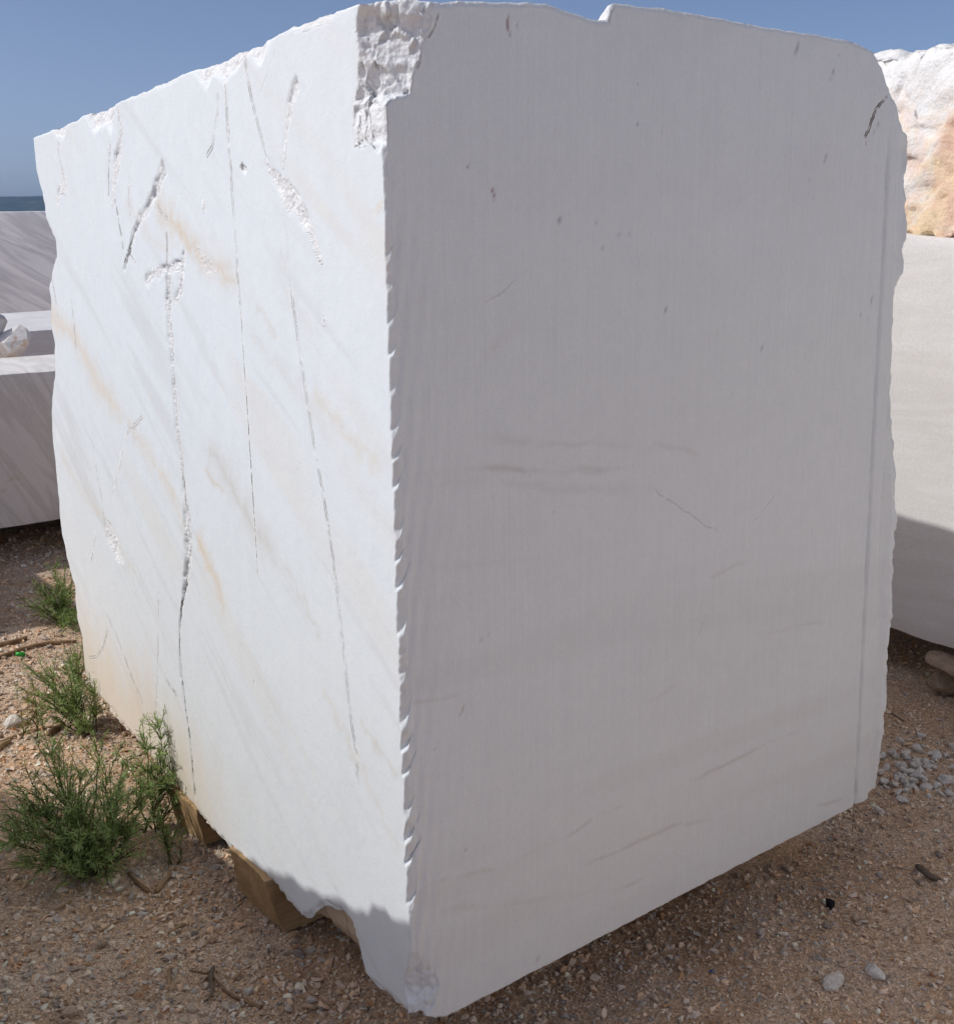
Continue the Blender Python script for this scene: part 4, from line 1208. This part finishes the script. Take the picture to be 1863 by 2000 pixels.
o = put_stone(q[0], q[1], 0.021, big_mesh(5, M_BLACKSTONE, "black_lump"), 77, None, label="small black lump on the shaded ground at the right", cat="lump")
o.name = "black_lump"
# stones propping the right-hand block
def big_rock(px, py, s, seed, mat, label, flat=(1, 1, 1), z=0.0):
    v, f = hull_stone(seed, 22, 0.8, True)
    me = make_mesh("propping_stone", v * np.array(flat), None, f, False)
    me.materials.append(mat)
    o = obj("propping_stone", me, None, None, label=label, cat="stone", group="stones propping the right block")
    q = on_z(px, py, z)
    o.location = (q[0], q[1], z)
    o.scale = (s, s, s)
    o.rotation_euler = (0.1, -0.1, seed)
    return o
big_rock(1850, 1330, 0.085, 51, M_TANSTONE, "tan rock at the right edge, under the flat stone", (1, 1, 0.9), 0.03)
big_rock(1845, 1296, 0.10, 52, M_TANSTONE, "flat stone slab under the beige block at the right edge", (1.2, 1.0, 0.35), 0.115)
big_rock(1848, 1348, 0.03, 53, M_TANSTONE, "small tan stone in front of the propping rock", (1, 1, 0.8), 0.01)

# ------------------------------------------------------------------ sticks and litter
def tube(pts, rad, sides=7, seed=0, rough=0.15):
    pts = np.asarray(pts, float); n = len(pts)
    r = np.random.default_rng(seed)
    rad = np.interp(np.linspace(0, 1, n), np.linspace(0, 1, len(rad)), rad) if isinstance(rad, (list, tuple)) else np.full(n, rad)
    V = []
    for i in range(n):
        t = pts[min(i + 1, n - 1)] - pts[max(i - 1, 0)]; t /= np.linalg.norm(t) + 1e-9
        a = np.cross(t, UZ if abs(t[2]) < 0.9 else np.array([1.0, 0, 0])); a /= np.linalg.norm(a); b = np.cross(t, a)
        for k in range(sides):
            th = 2 * math.pi * k / sides
            V.append(pts[i] + (a * math.cos(th) + b * math.sin(th)) * rad[i] * (1 + r.uniform(-rough, rough)))
    V = np.array(V + [pts[0], pts[-1]])
    Q = [[i * sides + k, i * sides + (k + 1) % sides, (i + 1) * sides + (k + 1) % sides, (i + 1) * sides + k] for i in range(n - 1) for k in range(sides)]
    T = [[k, n * sides, (k + 1) % sides] for k in range(sides)] + [[(n - 1) * sides + (k + 1) % sides, n * sides + 1, (n - 1) * sides + k] for k in range(sides)]
    return V, np.array(Q), np.array(T)
def stick(name, px, rad, mat, label, lift=0.0, cat="stick", group="dry sticks on the ground", flat=None, sub=8):
    g_ = np.array([on_z(x, y) for x, y in px])
    d = np.concatenate([[0], np.cumsum(np.linalg.norm(np.diff(g_, axis=0), axis=1))])
    s = np.linspace(0, d[-1], sub * (len(px) - 1) + 1)
    p = np.stack([np.interp(s, d, g_[:, i]) for i in range(3)], 1)
    mr = max(rad) if isinstance(rad, (list, tuple)) else rad
    p[:, 2] = ground_z(p[:, 0], p[:, 1]) + mr * 0.7 + lift
    p[:, :2] += 0.3 * mr * np.stack([fbm(np.stack([s * 30, s * 0, s * 0], 1), 3, 2), fbm(np.stack([s * 30, s * 0 + 4, s * 0], 1), 3, 2)], 1)
    base = p[len(p) // 2].copy()
    V, Q, T = tube(p - base, rad, 7, len(px))
    if flat:
        V[:, 2] *= flat
    o = obj(name, make_mesh(name, V, Q, T), mat, label=label, cat=cat, group=group)
    o.location = base
    return o
stick("dry_stick", [(-30, 1268), (20, 1258), (52, 1248)], [0.011, 0.012, 0.009], M_STICK, "thick brown stick at the left edge, in the shade above the green cap")
stick("dry_stick", [(-20, 1290), (50, 1270), (100, 1258), (150, 1252)], [0.007, 0.009, 0.010, 0.006], M_STICK, "long brown stick lying along the shade line right of the green cap")
stick("dry_stick", [(92, 1432), (108, 1420), (125, 1408)], [0.006, 0.011, 0.008], M_STICK, "short dark stick below the middle weed")
stick("dry_stick", [(-10, 1448), (25, 1430), (60, 1418), (100, 1412)], [0.006, 0.006, 0.004], M_STRAW, "thin straw-coloured stalk at the left edge in the sun")
stick("dry_stick", [(-10, 1462), (12, 1445), (20, 1440)], [0.010, 0.010, 0.007], M_STRAW, "short thick stalk at the left edge beside the thin one")
stick("dry_stick", [(252, 1702), (270, 1722), (290, 1740)], [0.004, 0.006, 0.005], M_STICK, "dark stick end poking out under the big weed")
stick("dry_stick", [(306, 1742), (325, 1715), (341, 1690)], [0.007, 0.007, 0.005], M_STRAW, "pale stick right of the big weed, leaning up to the little sprig")
stick("dry_stick", [(100, 1778), (120, 1770), (140, 1760)], [0.003, 0.004, 0.003], M_STRAW, "straw on the gravel just below the big weed")
stick("dry_stick", [(195, 1818), (225, 1802), (245, 1796)], [0.003, 0.003, 0.002], M_STRAW, "thin straw among the lower left gravel")
stick("dry_stick", [(330, 1820), (350, 1808), (372, 1800)], [0.004, 0.005, 0.003], M_STRAW, "straw bit lying left of the near timber")
stick("dry_stick", [(332, 1898), (331, 1915), (330, 1930)], [0.004, 0.005, 0.004], M_STRAW, "short upright-lying wood chip below the square grey stone")
stick("dry_root", [(412, 1900), (440, 1930), (468, 1948), (490, 1962), (510, 1970)], [0.002, 0.0035, 0.004, 0.0045, 0.005], M_STICK, "dark crooked root lying on bare sand at the bottom", cat="root", group=None)
stick("dry_root", [(418, 1890), (412, 1915), (416, 1940), (405, 1955)], [0.004, 0.006, 0.004, 0.002], M_GREYWOOD, "dark upright root stub left of the crooked root", lift=0.006, cat="root", group=None)
stick("dry_stick", [(370, 1895), (400, 1897), (425, 1893)], [0.002, 0.003, 0.002], M_STICK, "thin twig beside the root stub")
stick("dry_stick", [(1792, 1684), (1812, 1700), (1832, 1712)], [0.010, 0.011, 0.009], M_GREYWOOD, "flat brown wood splinter on the shaded ground at the right", flat=0.6)
stick("dry_stick", [(1738, 1388), (1752, 1396), (1765, 1402)], [0.003, 0.003, 0.002], M_GREYWOOD, "thin twig beside the block's far right edge")
# green bottle cap
capv, capq = [], []
for k in range(18):
    th = 2 * math.pi * k / 18
    for (r_, z_) in ((0.0, 0.004), (0.013, 0.004), (0.0155, 0.002), (0.016, 0.014), (0.0145, 0.014), (0.0140, 0.005)):
        capv.append((r_ * math.cos(th), r_ * math.sin(th), z_))
for k in range(18):
    for j in range(5):
        a, b = k * 6 + j, ((k + 1) % 18) * 6 + j
        capq.append([a, b, b + 1, a + 1])
o = obj("bottle_cap", make_mesh("bottle_cap", np.array(capv), np.array(capq)), M_GREEN, label="bright green plastic bottle cap at the edge of the shade, left", cat="bottle cap")
q = on_z(40, 1285); o.location = (q[0], q[1], 0.004); o.rotation_euler = (R(-18), R(8), 0); o.scale = (1.15, 1.15, 1.3)
for i, (px, py, lab) in enumerate(((1388, 1897, "tiny blue plastic scrap in the shade under the block's lower edge"), (1719, 1641, "tiny blue plastic scrap below the block's far right corner"))):
    v, f = hull_stone(900 + i, 8, 0.3)
    o = obj("plastic_scrap", make_mesh("plastic_scrap", v, None, f, False), M_BLUE, label=lab, cat="plastic scrap", group="blue plastic scraps")
    q = on_z(px, py); o.location = (q[0], q[1], ground_z([q[0]], [q[1]])[0] + 0.004); o.scale = (0.007, 0.007, 0.007)

# ------------------------------------------------------------------ weeds with narrow curved leaves
def weed(name, base_px, stems, label, leaf=(0.020, 0.042), dens=1.0, seed=0, col=((0.18, 0.26, 0.09), (0.34, 0.43, 0.17))):
    """stems: list of (tip x px, tip y px, offset from the ground point towards the viewer, branches)"""
    r = np.random.default_rng(seed)
    b0 = on_z(*base_px); b0[2] = ground_z([b0[0]], [b0[1]])[0]
    SV, SQ, ST, so = [], [], [], 0
    LV, LT, LC, lo = [], [], [], 0
    def add_tube(p, r0, r1):
        nonlocal so
        V, Q, T = tube(p, [r0, r1], 5, 1, 0.05)
        SV.append(V); SQ.append(Q + so); ST.append(T + so); so += len(V)
    def leaves(p, n, l0, l1, young):
        nonlocal lo
        m_ = len(p)
        t = np.sort(r.uniform(0.06, 1.0, n))
        s = t * (m_ - 1); i = np.minimum(s.astype(int), m_ - 2); f = (s - i)[:, None]
        pos = p[i] * (1 - f) + p[i + 1] * f
        tan = p[i + 1] - p[i]; tan /= np.linalg.norm(tan, axis=1)[:, None] + 1e-9
        rnd = r.normal(size=(n, 3)); out = rnd - (rnd * tan).sum(1)[:, None] * tan
        out /= np.linalg.norm(out, axis=1)[:, None] + 1e-9
        ln = r.uniform(l0, l1, n) * (1 - 0.45 * t ** 2)
        d0 = out * 0.75 + tan * r.uniform(0.35, 0.9, (n, 1)); d0 /= np.linalg.norm(d0, axis=1)[:, None]
        bend = r.normal(0.0, 0.35, (n, 1)) * tan + np.array([0, 0, -1]) * r.uniform(-0.15, 0.45, (n, 1))
        side = np.cross(d0, tan); side /= np.linalg.norm(side, axis=1)[:, None] + 1e-9
        wd = (0.0009 + 0.020 * ln)[:, None]
        L = ln[:, None]
        c0 = pos; c1 = pos + d0 * L * 0.4 + bend * L * 0.05; c2 = pos + d0 * L * 0.75 + bend * L * 0.2; c3 = pos + d0 * L * 0.98 + bend * L * 0.42
        up_ = np.cross(side, d0)
        v = np.stack([c0 - side * wd * 0.5, c0 + side * wd * 0.5, c1 - side * wd, c1 + side * wd, c2 - side * wd * 0.8, c2 + side * wd * 0.8, c3, c1 + up_ * -wd * 0.5, c2 + up_ * -wd * 0.4], 1)
        tri = np.array([[0, 1, 7], [0, 7, 2], [1, 3, 7], [2, 7, 8], [2, 8, 4], [7, 3, 5], [7, 5, 8], [4, 8, 6], [8, 5, 6]])
        LV.append(v.reshape(-1, 3)); LT.append((tri[None] + (np.arange(n) * 9)[:, None, None]).reshape(-1, 3) + lo); lo += n * 9
        k = np.clip(r.normal(0.35, 0.25, n) + 0.5 * young * t, 0, 1)[:, None]
        c = np.array(col[0]) * (1 - k) + np.array(col[1]) * k
        dry = (r.uniform(size=n) < 0.03)[:, None]
        c = np.where(dry, np.array([0.26, 0.19, 0.09]), c)
        LC.append(np.repeat(c * r.uniform(0.8, 1.2, (n, 1)), 9, 0))
    def bez(a, b, c, n):
        t = np.linspace(0, 1, n)[:, None]
        return a * (1 - t) ** 2 + 2 * b * t * (1 - t) + c * t ** 2
    for (tx, ty, dep_, nb) in stems:
        # tip lies on the ray through that place of the photo at the plant's own distance
        ry = ray(tx, ty); tdist = (np.linalg.norm(b0[:2]) + dep_) / np.linalg.norm(ry[:2])
        tip = EYE + ry * tdist
        tip[2] = max(tip[2], b0[2] + 0.03)
        st = b0 + np.array([r.normal(0, 0.02), r.normal(0, 0.02), 0])
        mid = st * 0.5 + tip * 0.5 + np.array([0, 0, 0.05]) * r.uniform(0.2, 1.2) + r.normal(0, 0.015, 3)
        p = bez(st, mid, tip, 14)
        p += 0.004 * r.normal(size=p.shape) * np.linspace(0, 1, 14)[:, None]
        ln = np.linalg.norm(tip - st)
        add_tube(p, 0.0026, 0.0009)
        leaves(p, int(ln * 170 * dens), leaf[0], leaf[1], 0.6)
        for k in range(nb):
            i = r.integers(3, 12)
            d = r.normal(size=3); d[2] = abs(d[2]) * 0.7 + 0.25; d /= np.linalg.norm(d)
            tg = p[i + 1] - p[i]; tg /= np.linalg.norm(tg)
            d = d * 0.8 + tg * 0.6
            L = r.uniform(0.05, 0.16) * (1.15 - i / 16)
            q = bez(p[i], p[i] + d * L * 0.5 + np.array([0, 0, 0.01]), p[i] + d * L + r.normal(0, 0.01, 3), 8)
            add_tube(q, 0.0014, 0.0006)
            leaves(q, int(L * 260 * dens) + 4, leaf[0] * 0.75, leaf[1] * 0.8, 1.0)
    root = empty(name, tuple(b0), label, "weed", "weeds along the foot of the block")
    sv = np.concatenate(SV) - b0; lv = np.concatenate(LV) - b0
    obj("stem", make_mesh("stem", sv, np.concatenate(SQ), np.concatenate(ST)), M_STEM, root)
    obj("foliage", make_mesh("foliage", lv, None, np.concatenate(LT), False, np.concatenate(LC)), M_LEAF, root, kind="stuff")
    return root
weed("weed", (185, 1700), [(60, 1425, 0.25, 9), (75, 1390, 0.3, 6), (30, 1560, 0.1, 9), (5, 1640, 0.0, 9), (0, 1590, 0.1, 7), (110, 1470, 0.15, 10), (160, 1500, 0.1, 10), (200, 1480, 0.2, 10), (240, 1520, 0.1, 10),
      (230, 1570, 0.0, 10), (130, 1560, -0.05, 10), (70, 1620, -0.05, 10), (100, 1690, -0.1, 9), (20, 1690, -0.05, 8), (60, 1720, -0.1, 7), (150, 1650, -0.1, 10), (200, 1690, -0.12, 9), (250, 1640, -0.05, 10),
      (280, 1560, 0.1, 9), (290, 1620, 0.0, 9), (180, 1590, -0.05, 10), (100, 1600, 0.0, 9), (215, 1745, -0.12, 5), (105, 1740, -0.12, 4), (45, 1580, 0.1, 8), (260, 1470, 0.2, 7), (275, 1655, -0.05, 7), (205, 1430, 0.25, 5), (120, 1450, 0.2, 7), (-20, 1610, 0.05, 8), (-30, 1660, 0.0, 8), (15, 1530, 0.12, 7), (310, 1590, 0.02, 7), (300, 1540, 0.08, 7), (45, 1500, 0.2, 7), (85, 1530, 0.05, 8), (-10, 1560, 0.1, 6)],
     "big dark green weed with narrow leaves, lower left beside the block", seed=11, dens=0.95)
weed("weed", (312, 1615), [(322, 1386, 0.02, 12), (352, 1490, 0.0, 7), (365, 1520, -0.02, 6), (290, 1440, 0.02, 6), (300, 1500, -0.02, 8), (340, 1560, -0.04, 7), (280, 1540, 0.0, 6), (370, 1555, -0.05, 3), (318, 1450, 0.0, 6)],
     "upright feathery weed standing against the foot of the block, shadow on the marble", seed=23, dens=1.1)
weed("weed", (165, 1425), [(130, 1280, 0.2, 8), (100, 1320, 0.1, 8), (60, 1320, 0.1, 6), (170, 1290, 0.15, 8), (185, 1345, 0.05, 8), (90, 1360, 0.1, 8), (140, 1345, 0.05, 9), (120, 1380, 0.0, 8), (175, 1385, -0.05, 8), (200, 1400, -0.03, 5),
      (75, 1390, 0.0, 5), (45, 1300, 0.1, 5), (140, 1265, 0.2, 6), (160, 1255, 0.25, 6), (40, 1345, 0.05, 5), (190, 1430, -0.1, 5), (150, 1400, -0.05, 7), (155, 1320, 0.1, 7), (172, 1425, -0.08, 4), (110, 1400, 0.0, 6)],
     "middle green weed spreading over sunlit gravel at the block's far foot", seed=37, dens=0.8)
weed("weed", (135, 1215), [(108, 1100, 0.2, 6), (125, 1130, 0.1, 7), (70, 1160, 0.1, 6), (95, 1175, 0.05, 7), (140, 1160, 0.05, 7), (60, 1190, 0.05, 5), (110, 1190, 0.0, 8), (85, 1210, 0.0, 6), (120, 1160, 0.1, 8), (150, 1200, 0.0, 6),
      (100, 1150, 0.1, 7), (130, 1195, 0.0, 8), (125, 1240, -0.2, 6), (150, 1250, -0.2, 6), (115, 1230, -0.1, 5), (75, 1180, 0.0, 5)],
     "dense green weed farthest back, above the sticks at the block's far edge", seed=41, dens=1.1)
weed("weed", (336, 1672), [(333, 1635, 0.0, 3), (345, 1645, 0.0, 2), (322, 1648, 0.0, 2), (350, 1658, -0.02, 1)],
     "little green sprig between the big weed and the timbers", seed=53, dens=1.0)
weed("weed", (66, 1432), [(62, 1372, 0.02, 3), (70, 1395, 0.0, 2), (56, 1400, 0.0, 2)], "yellowish small sprig rising behind the big weed", seed=57, dens=1.1, col=((0.19, 0.17, 0.04), (0.30, 0.26, 0.07)))

# rubble lying between the low blocks
for i, (px, py, s_, sd_, lab) in enumerate(((24, 664, 0.105, 613, "jagged white and pink rubble lump between the low blocks at the left edge"), (-16, 655, 0.11, 617, "rubble lump cut by the left edge of the picture"))):
    v, f = hull_stone(sd_, 20, 1.0)
    me = make_mesh("rubble_lump", v, None, f, False); me.materials.append(MB_G)
    o = obj("rubble_lump", me, None, None, label=lab, cat="rubble", group="rubble on the low blocks")
    ry = ray(px, py); o.location = EYE + ry * (6.55 / ry[1]); o.scale = (s_, s_, s_ * 1.2); o.rotation_euler = (0.5, 0.3, 0.9 * i + 0.4)
# ------------------------------------------------------------------ hills and the air between
hx = np.linspace(-5200, 2600, 520); hy = np.linspace(0, 1500, 24)
HX, HY = np.meshgrid(hx, hy)
prof_ = np.sin(np.clip(HY.ravel() / 1500, 0, 1) * math.pi) ** 0.8
hz = prof_ * (128 + 18 * fbm(np.stack([HX.ravel() / 900, HY.ravel() / 900], 1), 4, 5) + 9 * fbm(np.stack([HX.ravel() / 120, HY.ravel() / 200], 1), 4, 6)) - 2
M_HILL = None
t_ = NT("wooded_hill")
w_c = t_.coord()
nz = t_.noise(w_c, 0.012, 8, 0.65)
M_HILL = t_.done(t_.ramp(nz, [(0.35, (0.030, 0.045, 0.022)), (0.55, (0.055, 0.070, 0.035)), (0.72, (0.16, 0.13, 0.085))]), 0.95, t_.bump(t_.noise(w_c, 0.05, 5), 6.0, 0.6), 0.1)
hill = obj("hill", make_mesh("hill", np.stack([HX.ravel(), HY.ravel(), hz], 1), grid_quads(24, 520)), M_HILL, kind="structure")
hill.location = (0, 4200, 0)
# even, pale air around everything, as far as the hills
HZ = (13000.0, 13000.0, 170.0)
hv = np.array([(x, y, z) for z in (-3.0, HZ[2]) for y in (-HZ[1], HZ[1]) for x in (-HZ[0], HZ[0])])
hq = np.array([[0, 2, 3, 1], [4, 5, 7, 6], [0, 1, 5, 4], [2, 6, 7, 3], [0, 4, 6, 2], [1, 3, 7, 5]])
t_ = NT("haze_air")
t_.t.nodes.remove(t_.b)
pv = t_.n("ShaderNodeVolumePrincipled")
pv.inputs["Color"].default_value = (0.32, 0.56, 1.0, 1)
pv.inputs["Density"].default_value = 0.00009
t_.l(pv.outputs[0], t_.out.inputs["Volume"])
obj("haze", make_mesh("haze", hv, hq, None, False), t_.mat, label="thin blue haze in the air towards the distant hills", kind="stuff")
# dark timber added under the low grey-streaked block to keep its gap dark
o = rock_box("timber_bearer", tuple(cA - db * 1.25 + bb * 0.58 - np.array([0, 0, cA[2] - 0.0])), AZB, (2.5, 0.16, 0.165), M_GREYWOOD, "dark timber added to close the gap under the low grey-streaked block at the left", "timber", amp=0.004, fine=0.002, res=0.05, group="timbers under the blocks at the left")
